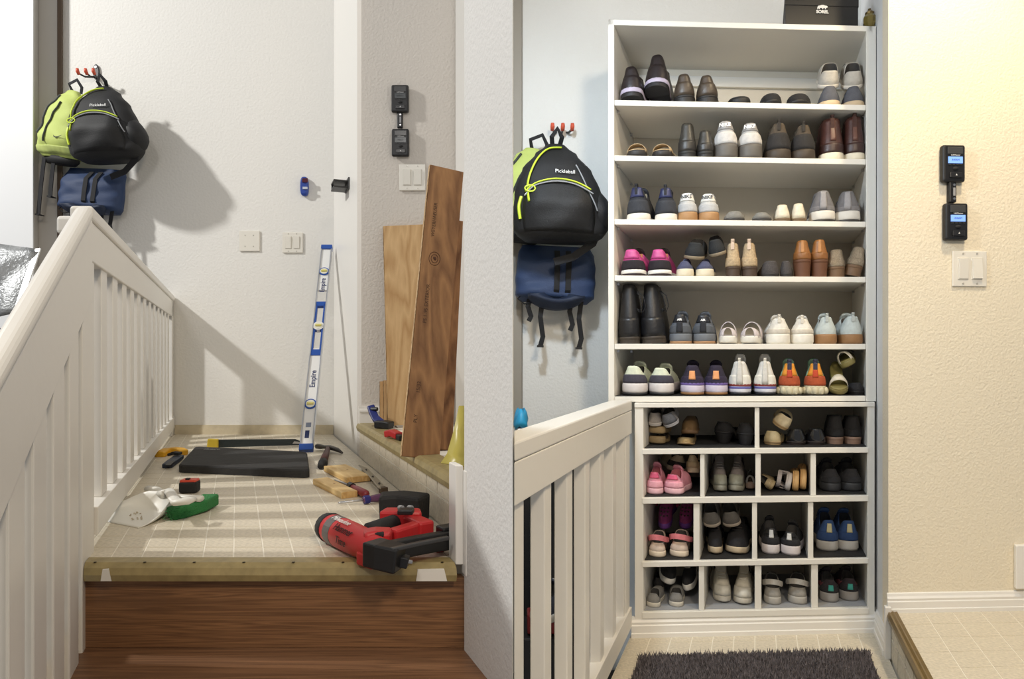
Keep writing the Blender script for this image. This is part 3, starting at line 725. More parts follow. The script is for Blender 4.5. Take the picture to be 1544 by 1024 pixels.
ADJ = {}
ADJ.update({0: (-0.5, 1, 0.85, 0, 1, 1, 0.94), 1: (-0.5, 1, 0.6141, 0, 1, 1, 0.8306), 2: (0.0, 1, 0.7225, 0, 1, 1, 0.8836), 4: (3.5, 1, 0.3206, 0, 1, 1, 0.6485), 3: (-2.5, 1, 0.4437, 0, 1, 1, 0.7339), 6: (-0.5, 0.975, 0.85, 0, 1, 1, 1), 7: (0.5, 1, 0.85, 0, 1, 1, 0.94), 9: (-0.5, 0.9415, 0.85, 0.018, 1, 1, 0.94), 10: (-1.1, 0.9227, 0.6885, 0.018, 1, 1, 0.8483), 12: (-1.0, 1, 0.7225, 0, 1, 1, 0.8836), 13: (0.5, 1, 0.6141, 0, 1, 1, 0.8306), 14: (0.0, 1, 0.7225, 0, 1, 1, 0.8836), 15: (-1.0, 1, 0.522, 0, 1, 1, 0.7807), 16: (0.5, 1, 0.4437, 0, 1, 1, 0.7339), 17: (1.0, 1, 0.7225, 0, 1, 1, 0.8836), 18: (-1.0, 1, 0.7225, 0, 1, 1, 0.8836), 19: (-0.5, 1, 0.4437, 0, 1, 1, 0.7339), 21: (-2.0, 1, 0.522, 0, 1, 1, 0.7807), 22: (2.0, 1, 0.522, 0, 1, 1, 0.7807), 24: (-1.5, 1, 0.3206, 0, 1, 1, 0.6485), 25: (2.5, 1, 0.4437, 0, 1, 1, 0.7339), 26: (-3.5, 1, 0.3206, 0, 1, 1, 0.6485), 27: (1.5, 1, 0.1673, 0, 1, 1, 0.62), 28: (0.5, 1, 0.3206, 0, 1, 1, 0.6485), 29: (1.5, 1, 0.6141, 0, 1, 1, 0.8306), 31: (-1.0, 1, 0.7225, 0, 1, 1, 0.8836), 32: (0.0, 1, 0.522, 0, 1, 1, 0.7807), 33: (0.5, 1, 0.6141, 0, 1, 1, 0.8306), 34: (0.5, 1, 0.85, 0, 1, 1, 0.94), 35: (-1.5, 0.9703, 0.6141, 0.009, 1, 1, 0.8306), 36: (1.5, 0.9321, 0.6141, 0.021, 1, 1, 0.8306), 37: (-0.5, 1, 0.85, 0, 1, 1, 0.94), 38: (-0.5, 1, 0.6141, 0, 1, 1, 0.8306), 39: (1.0, 1, 0.7225, 0, 1, 1, 0.8836), 40: (-1.5, 1, 0.6141, 0, 1, 1, 0.8306), 41: (1.0, 1, 0.522, 0, 1, 1, 0.7807), 42: (0.0, 1, 0.7225, 0, 1, 1, 0.8836), 43: (-1.0, 0.985, 0.522, 0, 1, 1, 0.7807), 46: (-0.5, 1, 0.3206, 0, 1, 1, 0.6485), 47: (1.5, 1, 0.4437, 0, 1, 1, 0.7339), 48: (0.0, 1, 0.7225, 0, 1, 1, 0.8836), 49: (0.5, 1, 0.85, 0, 1, 1, 0.94), 52: (-1.5, 1, 0.6141, 0, 1, 1, 0.8306), 53: (1.0, 1, 0.522, 0, 1, 1, 0.7807), 54: (0.5, 1, 0.85, 0, 1, 1, 0.94), 55: (-1.5, 1, 0.6141, 0, 1, 1, 0.8306), 56: (0.5, 1, 0.4437, 0, 1, 1, 0.7339), 57: (0.5, 1, 0.6141, 0, 1, 1, 0.8306), 58: (0.5, 1, 0.85, 0, 1, 1, 0.94), 60: (-2.5, 0.985, 0.4437, 0, 1, 1, 0.7339), 61: (-3.5, 0.9272, 0.0631, 0, 1, 1, 0.62), 62: (1.5, 0.9272, 0.0329, 0, 1, 1, 0.62), 63: (4.5, 0.985, 0.2316, 0, 1, 1, 0.62), 64: (0, 0.9321, 1, 0.021, 1, 1, 1), 66: (7.6, 0.834, 0.1474, 0, 1, 1, 0.65), 71: (2.0, 0.9037, 0.522, 0, 1, 1, 1), 69: (1.5, 0.9801, 0.6141, 0.002, 0.9216, 1, 0.8306), 67: (6.0, 0.8596, 0.182, 0, 1, 1, 0.65), 70: (2.0, 0.9037, 0.522, 0, 1, 1, 1), 68: (0.9, 0.9703, 0.4477, 0, 1, 1, 0.7121), 72: (-5.4, 0.9703, 0.2749, 0, 1, 1, 0.62), 73: (-0.7, 0.9606, 0.2911, 0, 1, 1, 0.65), 74: (-1.5, 1, 0.4437, 0, 1, 1, 0.7339), 76: (1.5, 1, 0.4437, 0, 1, 1, 0.7339), 77: (0.5, 1, 0.85, 0, 1, 1, 0.94), 78: (-1.0, 1, 0.7225, 0, 1, 1, 0.8836), 79: (1.0, 1, 0.7225, 0, 1, 1, 0.8836), 82: (-2.4, 0.8016, 0.729, 0.03, 0.8847, 1, 0.8574), 85: (-2.5, 0.8811, 0.4437, 0, 1, 1, 1), 86: (0.1, 0.9703, 0.3235, 0, 1, 1, 0.65), 87: (3.1, 0.8, 0.0055, 0, 1, 0.7837, 0.62), 88: (7, 0.8, 0.0146, 0, 1, 0.72, 0.62), 93: (0.9, 0.7644, 0.072, 0.016, 0.6648, 0.97, 0.6634), 94: (2.3, 0.7415, 0.1098, 0.016, 0.6648, 0.97, 0.8145), 99: (-1.0, 1, 0.7225, 0, 1, 1, 0.8836), 100: (1.0, 1, 0.7225, 0, 1, 1, 0.8836), 102: (-2.1, 0.9801, 0.6885, 0, 1, 1, 0.8483), 103: (3.5, 0.951, 0.3626, 0, 1, 1, 0.6427), 105: (1.6, 0.8, 0.81, 0.027, 0.6, 1, 0.9025), 106: (-5.6, 0.8864, 0.4783, 0.005, 0.8154, 1, 0.6983), 113: (-2.1, 0.9801, 0.6885, 0, 1, 1, 0.8483), 114: (3.7, 0.9606, 0.5577, 0, 1, 1, 0.7656), 8: (-1.6, 0.9801, 0.81, 0, 1, 1, 0.9025), 44: (-6.5, 0.8729, 0.2141, 0, 1, 1, 0.65), 65: (-2.4, 0.9703, 0.729, 0, 1, 1, 0.8574), 80: (1.1, 0.9801, 0.6885, 0, 1, 1, 0.8483), 83: (5.6, 0.9321, 0.4783, -0.004, 0.9216, 0.8836, 0.6983), 84: (4.8, 0.9415, 0.5314, 0, 1, 1, 0.7351), 91: (1.9, 0.9703, 0.6197, 0, 1, 1, 0.8059), 95: (0.8, 0.9274, 0.1448, 0, 0.9127, 1, 0.62), 96: (3.2, 0.9751, 0.2452, 0, 0.9409, 1, 0.62), 97: (5.6, 0.9321, 0.4783, 0, 1, 1, 0.6983), 107: (3.2, 0.9606, 0.6561, 0, 1, 1, 0.8145), 109: (5.6, 0.9321, 0.4783, 0, 0.7602, 1, 0.6983), 110: (4.0, 0.951, 0.5905, 0, 1, 1, 0.7738), 111: (-0.8, 0.99, 0.9, 0, 1, 1, 0.95), 112: (2.4, 0.9703, 0.729, 0, 1, 1, 0.8574), 20: (-0.1, 0.9801, 0.4974, 0, 1, 1, 0.7496), 23: (-1.0, 1, 0.7225, 0, 1, 1, 0.8836), 45: (-1.5, 1, 0.6141, 0, 1, 1, 0.8306), 81: (0.5, 1, 0.85, 0, 0.808, 1, 0.94), 92: (0.5, 1, 0.85, 0, 1, 1, 0.94), 104: (1.0, 1, 0.7225, 0, 1, 1, 0.8836), 89: (2.5, 0.9272, 0.4437, 0, 1, 0.9127, 0.7339)})
SI = [0]
SREC = []
def put_shoe(kind, c, u, w, vt, row, desc, pos, o=None, cat='shoe', group=None):
    """u: picture column of its middle, w: width and vt: top in pixels at the shelf front"""
    o = dict(o or {})
    du, ws, ys, dz_, hs, ls, Shoe.FR = ADJ.get(SI[0], (0,1,1,0,1,1,1)); SI[0] += 1
    u += du; w *= ws; o['z'] = o.get('z',0.0)+dz_
    t = T0 + o.get('in', 0.012)
    s = Rs(u, t)
    zf = SHELF[row](s)+o.get('z',0.0)
    Y = t+YAW*(s+0.433)
    px = Y/FPX
    W = w*px/0.92 if not o.get('wide') else w*px
    W = min(W, o.get('maxw', 0.108)); Hh = o['H'] if 'H' in o else max(0.03,(CAMZ-(vt-HV)*px) - zf)
    Hh *= hs
    if row in 'ABCD' and kind in ('sneaker','runner') and not o.get('toe_front'):
        Hh *= 0.84; o.setdefault('tongue',1.12)
    L = o.get('L', max(0.14, W*2.75)); L = min(L, 0.285)*ls; o['L'] = L
    sh, parts = make_shoe(kind, c, W, Hh, o)
    yaw = ER + math.radians(o.get('yaw',0)*ys)
    name = {'boot':'boot','slide':'slide_sandal','sandal':'sandal','clog':'clog','slipper':'slipper','flat':'flat_shoe','dress':'dress_shoe'}.get(kind,'sneaker')
    name = o.get('name',name)
    lab = (pos+' '+desc).strip()
    loc = Rp(s, t, zf)
    tilt = math.radians(o.get('pitch',0)); roll = math.radians(o.get('roll',0))
    e = thing(name, loc, lab, cat, group)
    R = Matrix.Rotation(yaw,4,'Z') @ Matrix.Rotation(roll,4,'Y') @ Matrix.Rotation(tilt,4,'X')
    if o.get('toe_front'):
        R = Matrix.Rotation(yaw+math.pi,4,'Z') @ Matrix.Rotation(roll,4,'Y') @ Matrix.Rotation(tilt,4,'X') @ Matrix.Translation((0,-L,0))
    e.rotation_euler = R.to_euler()
    # settle the lowest point on its support
    allp = [R @ p for _,m,_,_ in parts for p in m.v]
    dz = -min(p.z for p in allp)
    off = (R.to_translation())
    e.location = Vector(loc)+Vector((off.x,off.y,dz+off.z+0.0006))
    SREC.append((e.name, row, u, o.get('z',0), bool(o.get('toe_front'))))
    for nm,m,mt_,sm in parts:
        m.build(nm, mt_, e, smooth=sm, world=False)
    for tx in o.get('text',[]):
        body,size,tt,col = tx
        p = sh.surf(0,tt,0.0034); q = sh.surf(0,tt+0.05,0.0034)
        text_mesh('heel_text', body, size, cm(col,'rubber'), e, axes((1,0,0),(q-p),p), offset=0.0005)
    return e
SHELF = {}
for k in range(1,7): SHELF['R%d'%k] = (lambda z: (lambda s: z))(SZ[k]+(0.0026 if k==6 else 0))
for k,n in enumerate('ABCD'): SHELF[n] = (lambda z: (lambda s: z))(CZ[k+1][0]+0.0029)
def pair(kind, c, spec, row, desc, o=None, **k):
    for (u,w,vt,*ex),pos in zip(spec, ('left','right')):
        oo = dict(o or {}); 
        if ex: oo.update(ex[0])
        put_shoe(kind, c, u, w, vt, row, desc, pos, oo, group=k.get('group', 'shoes on the shelving'), cat=k.get('cat','shoe'))
WH=(228,226,220)
# top shelf
pair('dress',[(34,26,27),(30,28,30)],[(948,34,110,{'pitch':-6,'yaw':-8}),(986,38,103,{'pitch':-14,'yaw':-10})],'R1','black leather shoe with lilac rand, top shelf left end',{'mt':'leather','rand':(176,166,184),'lift':0.01,'maxw':0.1})
pair('dress',[(66,56,46),(28,26,26)],[(1030,32,118),(1066,33,120,{'yaw':-10})],'R1','dark brown leather lace-up shoe, top shelf',{'mt':'leather'})
put_shoe('sandal',[(26,26,28),(24,24,26)],1116,38,139,'R1','flat black strappy sandal alone on the top shelf','',{'bands':[(0.35,0.5,0.035),(0.6,0.75,0.04)],'yaw':60,'L':0.24,'wide':1,'in':0.03,'maxw':0.085},'sandal','shoes on the shelving')
pair('slipper',[(28,28,31),(22,22,24)],[(1164,34,133,{'yaw':4}),(1201,38,131,{'yaw':-10})],'R1','rounded black padded slipper, top shelf',{'wide':1,'maxw':0.088,'H':0.06,'toe_front':1})
pair('sneaker',[(82,84,92),(196,176,146)],[(1251,32,138,{'yaw':2}),(1289,33,140)],'R1','dark grey canvas shoe with tan sole under a beige one, top shelf right end',{'sole':0.018,'H':0.07})
pair('slipper',[(176,172,164),(206,200,190),(150,147,140)],[(1249,36,100,{'pitch':28,'roll':6}),(1286,36,100,{'pitch':30,'roll':4})],'R1','beige slip-on resting on dark grey shoe, top shelf right end',{'toe_front':0,'z':0.045,'H':0.075,'back':0.8,'in':0.03,'wide':1,'maxw':0.088,'sole':0.014,'L':0.24})
# second shelf
pair('sandal',[(170,146,112),(40,36,34)],[(959,34,216,{'yaw':5}),(996,34,218,{'yaw':-8})],'R2','low tan and black sandal, second shelf left end',{'sole':0.02,'foot':(176,150,112),'bands':[(0.08,0.25,0.05),(0.55,0.7,0.05)],'wide':1,'maxw':0.08})
pair('boot',[(52,50,46),(30,30,30),(44,42,40)],[(1034,27,184),(1062,25,193,{'H':0.098})],'R2','charcoal leather ankle boot, second shelf',{'mt':'leather','lift':0.012,'cw':0.66,'front':0.95})
pair('sneaker',[(172,170,168),(92,88,84),(196,194,192)],[(1094,36,182),(1130,36,185)],'R2','grey running shoe with dark sole and brand name on heel, second shelf',{'sole':0.052,'ct':0.5,'tab':(150,148,147),'tb0':0.62,'tw':0.8,'text':[('NIKE',0.0175,0.82,(244,244,244))],'side':(236,236,236)})
pair('sneaker',[(78,68,56),(62,52,42),(40,38,38)],[(1174,38,185,{'yaw':8}),(1213,36,188,{'yaw':4})],'R2','brown and black hiking shoe, second shelf',{'sole':0.036,'ct':0.62,'lc':(40,38,36),'side':(52,46,40),'loop':(50,46,42),'cap':(48,44,40)})
pair('boot',[(64,36,30),(222,214,194),(52,30,26)],[(1257,36,176,{'yaw':14}),(1290,32,174,{'yaw':8})],'R2','tall dark brown leather boot with cream sole, second shelf right end',{'mt':'leather','sole':0.026,'lift':0.0,'cw':0.8,'ct':0.25,'strip':(84,50,40),'loop':(60,36,30)})
# third shelf
pair('sneaker',[(40,42,50),(222,216,204),(48,50,56)],[(961,36,282,{'yaw':-6}),(1001,34,283,{'yaw':6})],'R3','charcoal and navy high-cut sneaker with white sole, third shelf left end',{'sole':0.024,'ct':0.5,'tab':(40,46,84),'lc':K,'lin':(170,160,140),'loop':(36,36,42)})
pair('sneaker',[(190,188,184),(166,126,84),(178,178,178)],[(1036,30,291),(1068,32,292,{'yaw':-6})],'R3','grey and white sneaker with gum sole and brand name, third shelf',{'sole':0.031,'ct':0.42,'tab':(238,236,230),'tb0':0.58,'tw':0.8,'text':[('NIKE',0.017,0.80,(40,40,42))],'side':(60,60,64)})
pair('flat',[(128,126,120),(70,68,66)],[(1106,32,318,{'yaw':20}),(1150,29,320,{'yaw':-25,'qc1':0.6})],'R3','plain grey flat shoe, third shelf',{'L':0.2})
pair('flat',[(156,140,118),(120,100,76),(222,212,190)],[(1178,26,308,{'yaw':6}),(1203,24,306,{'yaw':-10})],'R3','metallic gold flat with cream heel tab, third shelf',{'mt':'glitter','amt':'leather','L':0.2})
pair('sneaker',[(112,110,112),(214,210,202),(124,122,124)],[(1240,37,287,{'yaw':3}),(1278,37,288,{'yaw':-3})],'R3','grey knit sneaker with white speckled sole, third shelf right end',{'sole':0.040,'strip':(150,148,150),'out':(48,46,44),'ct':0.2,'side':(70,78,96)})
# fourth shelf
pair('runner',[(176,60,122),(232,228,222),(36,30,36)],[(951,37,376,{'yaw':-8}),(991,36,376,{'yaw':-8})],'R4','hot pink running shoe with black heel band, fourth shelf left end',{'sole':0.022,'out':(46,32,34),'ct':0.45,'tab':(190,76,136),'tb0':0.55,'lc':K,'lin':(214,150,100),'tc':(40,34,38)})
pair('sneaker',[(74,78,104),(216,206,182)],[(1031,26,399),(1061,27,398)],'R4','navy canvas sneaker with cream sole under black slipper, fourth shelf',{'sole':0.026,'H':0.052,'L':0.2})
pair('slipper',[(36,38,40),(132,118,96)],[(1046,35,373,{'roll':8,'pitch':12}),(1081,31,378,{'roll':-12,'pitch':14})],'R4','black felt slipper lying on navy sneaker, fourth shelf',{'z':0.047,'H':0.065,'back':0.9,'wide':1,'maxw':0.086,'L':0.22})
pair('boot',[(178,156,124),(70,54,42)],[(1105,22,366),(1130,24,366)],'R4','tan suede ankle boot with pull loop, fourth shelf',{'mt':'cork','lift':0.024,'cw':0.72,'loop':(206,184,164),'gore':(90,78,64),'kb':0.95,'dip':0.85})
pair('flat',[(70,66,66),(44,42,42)],[(1162,28,393,{'yaw':12}),(1186,18,394,{'yaw':-10})],'R4','charcoal woven slip-on flat, fourth shelf',{'H':0.056,'qc1':0.45,'front':0.9,'mt':'cork'})
pair('boot',[(144,96,50),(96,60,38),(134,88,46)],[(1209,26,362),(1236,25,361)],'R4','cognac leather heeled ankle boot, fourth shelf',{'mt':'leather','lift':0.05,'cw':0.66,'kb':0.86,'dip':0.88,'strip':(166,114,62)})
pair('boot',[(160,146,126),(108,82,58)],[(1263,25,376),(1292,28,374,{'roll':14})],'R4','glittery taupe ankle boot with stacked heel, fourth shelf right end',{'mt':'glitter','lift':0.026,'cw':0.76,'kb':0.95,'dip':0.9})
# fifth shelf
pair('boot',[(24,24,27),(60,52,44)],[(948,32,428,{'roll':-1}),(982,38,428,{'roll':-3,'yaw':-14})],'R5','tall black lace-up boot, fifth shelf left end',{'mt':'leather','lift':0.012,'cw':0.66,'lace':1,'lean':0.006})
pair('sneaker',[(96,102,112),(108,112,118),(84,88,94)],[(1023,34,474),(1060,34,475)],'R5','grey and black sneaker with logo on heel tab, fifth shelf',{'sole':0.036,'out':(168,128,90),'strip':(36,38,44),'sb1':0.6,'tab':(34,36,42),'tb0':0.58,'text':[('AIR',0.010,0.72,(230,230,230))],'lc':(96,104,120),'swoosh':1})
pair('slide',[(206,196,196),(222,218,208)],[(1097,30,482,{'yaw':2}),(1130,32,481,{'yaw':-4})],'R5','white slide with floral patterned strap, fifth shelf',{'sole':0.024,'bands':[(0.02,0.14,0.058),(0.45,0.72,0.082)],'wide':1,'maxw':0.078,'foot':(120,112,108)})
pair('runner',[(226,222,212),(228,224,214),(214,206,192)],[(1175,34,480,{'yaw':4}),(1211,33,481,{'yaw':-4})],'R5','off-white chunky sneaker, fifth shelf',{'sole':0.036,'ct':0.3,'mt':'leather','side':(236,234,228),'loop':(220,214,202),'lin':(180,172,160)})
pair('sneaker',[(188,198,198),(146,108,70)],[(1246,31,478,{'yaw':4}),(1286,34,477,{'yaw':8})],'R5','pale blue suede sneaker with brown gum sole, fifth shelf right end',{'sole':0.034,'lc':(110,90,80),'lin':(90,84,80),'loop':(180,186,184)})
# sixth shelf
pair('runner',[(214,220,198),(212,206,204),(66,64,76)],[(954,38,552,{'yaw':-8}),(993,38,555,{'yaw':-10})],'R6','white and charcoal running shoe with lime laces, sixth shelf left end',{'sole':0.042,'out':(40,40,42),'ct':0.5,'lc':(170,210,90),'cap':(80,78,90)})
pair('runner',[(44,38,56),(206,198,214),(50,42,64)],[(1043,36,551,{'yaw':6}),(1079,35,551,{'yaw':4})],'R6','dark purple running shoe with orange heel tag, sixth shelf',{'sole':0.036,'out':(150,110,70),'stripe2':(108,90,156),'strip':(226,160,110),'sb0':0.25,'sb1':0.72,'lc':(40,36,48)})
pair('runner',[(224,222,216),(222,222,232),(230,228,220)],[(1115,33,545,{'yaw':0}),(1156,33,545,{'yaw':0})],'R6','white sneaker with red and blue midsole stripes, sixth shelf',{'sole':0.032,'out':(40,40,46),'stripe':(92,92,160),'stripe2':(130,56,54),'strip':(206,204,198),'loop':(224,220,210),'tg':0.03})
pair('runner',[(158,196,168),(196,188,160),(176,82,48)],[(1194,34,548,{'yaw':6}),(1228,34,548,{'yaw':-6})],'R6','orange and mint chunky trainer with navy pull loop, sixth shelf',{'sole':0.032,'pods':1,'tab':(226,150,52),'tb0':0.42,'strip':(186,70,44),'sb0':0.35,'sb1':0.7,'loop':(54,56,76),'lp':(0.018,0.014),'ct':0.42,'side':(170,206,180),'lc':(90,90,90)})
pair('slide',[(206,200,184),(124,114,66)],[(1260,30,560,{'pitch':38,'z':0.0,'bands':[(0.12,0.30,0.06)]}),(1281,26,546,{'z':0.07,'roll':-28,'pitch':10,'yaw':-10,'bands':[(0.05,0.22,0.06)]})],'R6','olive slide sandal with off-white strap, sixth shelf right end',{'sole':0.02,'H':0.05,'wide':1,'maxw':0.07,'foot':(128,118,66),'L':0.16})
put_shoe('flat',[(32,32,36),(26,26,28)],1294,28,578,'R6','low black flat shoe under olive slides, sixth shelf right end','',{'L':0.2,'qc1':0.6,'in':0.02,'wide':1,'H':0.042},'shoe','shoes on the shelving')
# cubby row A
GRP='shoes in the cubby unit'
G={'group':GRP}
pair('slide',[(70,60,48),(150,128,92)],[(981,34,658,{'yaw':-66,'z':0.0}),(982,33,650,{'yaw':-70,'z':0.036})],'A','tan-soled sandal lying crosswise in the top left cubby',{'sole':0.02,'bands':[(0.45,0.65,0.032)],'wide':1,'maxw':0.07,'L':0.13,'in':0.07,'H':0.03},**G)
put_shoe('flat',[(184,176,170),(190,184,178)],986,24,624,'A','silver glitter toddler flat propped toe down, top left cubby','',{'mt':'glitter','L':0.13,'pitch':16,'z':0.066,'in':0.06,'H':0.05,'wide':1,'maxw':0.06},'shoe',GRP)
put_shoe('flat',[(172,172,176),(180,180,186),(126,130,140)],1012,28,622,'A','pale grey glitter flat tipped over tan sandals, top left cubby','',{'mt':'glitter','L':0.15,'roll':-22,'pitch':18,'z':0.06,'in':0.035,'H':0.055,'wide':1,'maxw':0.066},'shoe',GRP)
put_shoe('slipper',[(122,96,64),(110,84,58)],1036,28,632,'A','bronze sequin slip-on, top left cubby','',{'mt':'glitter','z':0.036,'in':0.05,'H':0.06,'back':0.9,'wide':1,'L':0.16,'toe_front':1},'shoe',GRP)
put_shoe('flat',[(176,150,106),(150,124,86)],1030,30,650,'A','gold glitter flat under bronze slip-on, top left cubby','',{'mt':'glitter','H':0.034,'L':0.17,'in':0.03,'wide':1,'toe_front':1,'qc1':0.6},'shoe',GRP)
pair('flat',[(24,23,25),(26,25,27)],[(1092,30,634,{'yaw':-62,'in':0.09}),(1124,28,633,{'yaw':-6,'in':0.03})],'A','black suede heeled pump, top left cubby',{'lift':0.036,'H':0.082,'L':0.2,'kb':0.6,'bow':1,'maxw':0.075},**G)
put_shoe('flat',[(190,172,132),(150,126,90)],1164,26,648,'A','gold metallic flat lying on cubby floor, top right cubby','',{'mt':'leather','L':0.15,'yaw':-30,'H':0.05,'in':0.04,'qc1':0.6},'shoe',GRP)
put_shoe('flat',[(206,190,156),(156,130,92)],1174,26,632,'A','gold metallic flat tipped on top of another, top right cubby','',{'mt':'leather','L':0.15,'z':0.052,'roll':32,'pitch':14,'H':0.05,'in':0.03,'qc1':0.6},'shoe',GRP)
pair('flat',[(24,24,26),(40,32,30)],[(1199,30,646),(1230,30,646)],'A','black patent flat with pale lining, top right cubby',{'mt':'patent','H':0.058,'lin':(120,112,104),'L':0.2,'in':0.03},**G)
pair('boot',[(24,23,25),(134,108,92)],[(1261,25,626,{'in':0.04}),(1286,25,627,{'in':0.04})],'A','black suede ankle boot with tan heel, top right cubby',{'lift':0.014,'cw':0.76,'L':0.21},**G)
# row B
pair('sneaker',[(222,150,166),(238,190,198),(232,168,182)],[(985,25,706),(1012,30,702,{'yaw':-12})],'B','pink child sneaker with magenta heel, second-row left cubby',{'sole':0.022,'tab':(220,96,130),'L':0.17,'lin':(170,96,104),'in':0.02,'lc':(214,180,176),'tg':0.02},**G)
put_shoe('sneaker',[(220,206,170),(226,214,182),(214,198,158)],1045,24,698,'B','cream and black sneaker leaning on cubby divider','',{'sole':0.02,'L':0.2,'side':(40,38,38),'in':0.10,'yaw':-6,'H':0.085,'z':0.014,'pitch':-6},'shoe',GRP)
put_shoe('sneaker',[(206,194,164),(216,206,180),(60,56,52)],1016,30,688,'B','cream sneaker lying behind the pink pair','',{'sole':0.018,'L':0.2,'in':0.16,'yaw':50,'z':0.05,'H':0.08,'roll':12},'shoe',GRP)
pair('sneaker',[(120,112,110),(150,146,130),(92,84,84)],[(1083,29,692,{'yaw':14}),(1110,26,692,{'yaw':-10})],'B','grey mottled toddler sneaker toe outward, second-row cubby',{'sole':0.02,'L':0.19,'toe_front':1,'cap':(146,146,132),'in':0.04,'H':0.10,'wide':1,'maxw':0.074,'lc':(140,134,132)},**G)
put_shoe('slide',[(150,146,140),(158,132,116)],1131,16,716,'B','small tan slide beside grey mottled sneakers','',{'sole':0.018,'L':0.15,'in':0.08,'H':0.06,'wide':1,'maxw':0.05,'bands':[(0.03,0.2,0.05),(0.5,0.7,0.06)]},'sandal',GRP)
put_shoe('slipper',[(176,158,124),(170,150,112)],1163,22,698,'B','woven straw espadrille on edge, second-row third cubby','',{'mt':'cork','roll':-62,'L':0.2,'in':0.05,'H':0.05,'maxw':0.075,'wide':1},'shoe',GRP)
put_shoe('sandal',[(176,168,166),(196,188,182)],1188,38,698,'B','silver strappy sandal on edge, second-row third cubby','',{'roll':-80,'L':0.19,'in':0.035,'bands':[(0.28,0.42,0.05),(0.6,0.72,0.045)],'back':0.045,'maxw':0.085,'wide':1,'sole':0.014},'sandal',GRP)
pair('sandal',[(120,102,116),(206,164,108)],[(1204,38,700),(1218,38,700)],'B','tan wooden-soled sandal standing on edge, second-row third cubby',{'roll':-87,'L':0.19,'in':0.025,'bands':[(0.3,0.42,0.023),(0.6,0.7,0.022)],'maxw':0.08,'wide':1,'sole':0.016},**G)
pair('sneaker',[(40,40,44),(46,47,50),(34,34,38)],[(1253,31,698,{'yaw':10}),(1285,31,698,{'yaw':6})],'B','plain black sneaker, second-row right cubby',{'sole':0.03,'L':0.22,'lc':(30,30,32),'in':0.035,'H':0.095,'tc':(36,36,40)},**G)
# row C
pair('clog',[(150,62,122),(112,64,146),(170,56,100)],[(1000,40,762,{'yaw':10}),(1030,34,760,{'yaw':-12})],'C','magenta and purple swirl clog behind the mary jane clogs',{'toe_front':1,'in':0.14,'z':0.05,'H':0.11,'wide':1,'maxw':0.085,'L':0.19,'pitch':-18},**G)
pair('clog',[(204,186,170),(222,206,184),(220,128,136)],[(989,30,797,{'yaw':4}),(1019,32,799,{'yaw':-14})],'C','cream mary jane clog with pink strap, third-row left cubby',{'in':0.02,'L':0.16,'wide':1,'maxw':0.074,'H':0.085,'sole':0.02},**G)
pair('sneaker',[(34,32,34),(196,178,150),(30,30,32)],[(1073,34,792,{'yaw':8}),(1108,36,790,{'yaw':-6})],'C','black sneaker with cream sole toe outward, third-row second cubby',{'toe_front':1,'L':0.21,'in':0.035,'H':0.09,'wide':1,'maxw':0.08,'sole':0.022,'lc':(50,48,50)},**G)
pair('slipper',[(92,88,84),(160,148,134)],[(1075,28,762,{'pitch':20,'roll':-8}),(1103,30,770,{'pitch':20,'roll':-10})],'C','grey slip-on lying on black sneakers, third-row second cubby',{'in':0.05,'z':0.092,'H':0.06,'back':0.95,'L':0.16,'wide':1,'maxw':0.07},**G)
pair('runner',[(30,30,33),(214,206,206),(38,38,42)],[(1163,26,789,{'yaw':4}),(1192,29,796,{'yaw':-16,'in':0.02})],'C','black child runner with white sole, third-row third cubby',{'L':0.17,'strip':(206,206,204),'sb0':0.4,'sb1':0.9,'in':0.035,'lc':(36,36,38),'tab':(28,28,30)},**G)
pair('runner',[(46,74,122),(176,172,166),(40,66,112)],[(1247,33,776,{'yaw':24}),(1280,31,777,{'yaw':12})],'C','blue child runner with grey sole, third-row right cubby',{'L':0.18,'sole':0.036,'strip':(188,182,146),'sb0':0.4,'sb1':0.85,'in':0.06,'lc':(40,46,60),'lin':(34,36,44)},**G)
# row D
pair('sneaker',[(34,34,38),(222,220,214),(40,40,44)],[(1006,34,858,{'yaw':16,'roll':-10}),(1041,30,856,{'yaw':-14,'roll':6})],'D','black sneaker with white sole toe outward, bottom left cubby',{'toe_front':1,'L':0.21,'in':0.07,'H':0.095,'wide':1,'maxw':0.08,'z':0.03,'pitch':-10,'sole':0.022,'lc':(206,204,200),'side':(190,190,190)},**G)
pair('slipper',[(130,128,124),(206,200,186)],[(980,24,886,{'yaw':-8}),(1019,24,888,{'yaw':4})],'D','tiny grey canvas slip-on with white sole, bottom left cubby',{'in':0.018,'L':0.125,'H':0.05,'back':0.95,'wide':1,'maxw':0.055,'sole':0.016},**G)
put_shoe('sneaker',[(112,108,104),(196,190,178)],986,18,868,'D','grey sneaker leaning on cubby side, bottom left cubby','',{'in':0.16,'L':0.16,'H':0.085,'sole':0.018},'shoe',GRP)
pair('sneaker',[(196,190,176),(206,200,186),(186,180,166)],[(1087,36,856,{'yaw':14}),(1119,30,856,{'yaw':-4,'in':0.02})],'D','white leather child sneaker toe outward, bottom second cubby',{'toe_front':1,'L':0.19,'in':0.04,'H':0.095,'wide':1,'maxw':0.08,'mt':'leather','cap':(204,200,188),'lc':(206,202,192),'tc':(196,190,178),'sole':0.02},**G)
pair('clog',[(150,146,138),(176,172,164),(186,182,174)],[(1163,28,870,{'yaw':2}),(1204,31,870,{'yaw':-6})],'D','light grey child clog with heel strap, bottom third cubby',{'in':0.02,'L':0.165,'wide':1,'maxw':0.072,'H':0.09,'sole':0.026},**G)
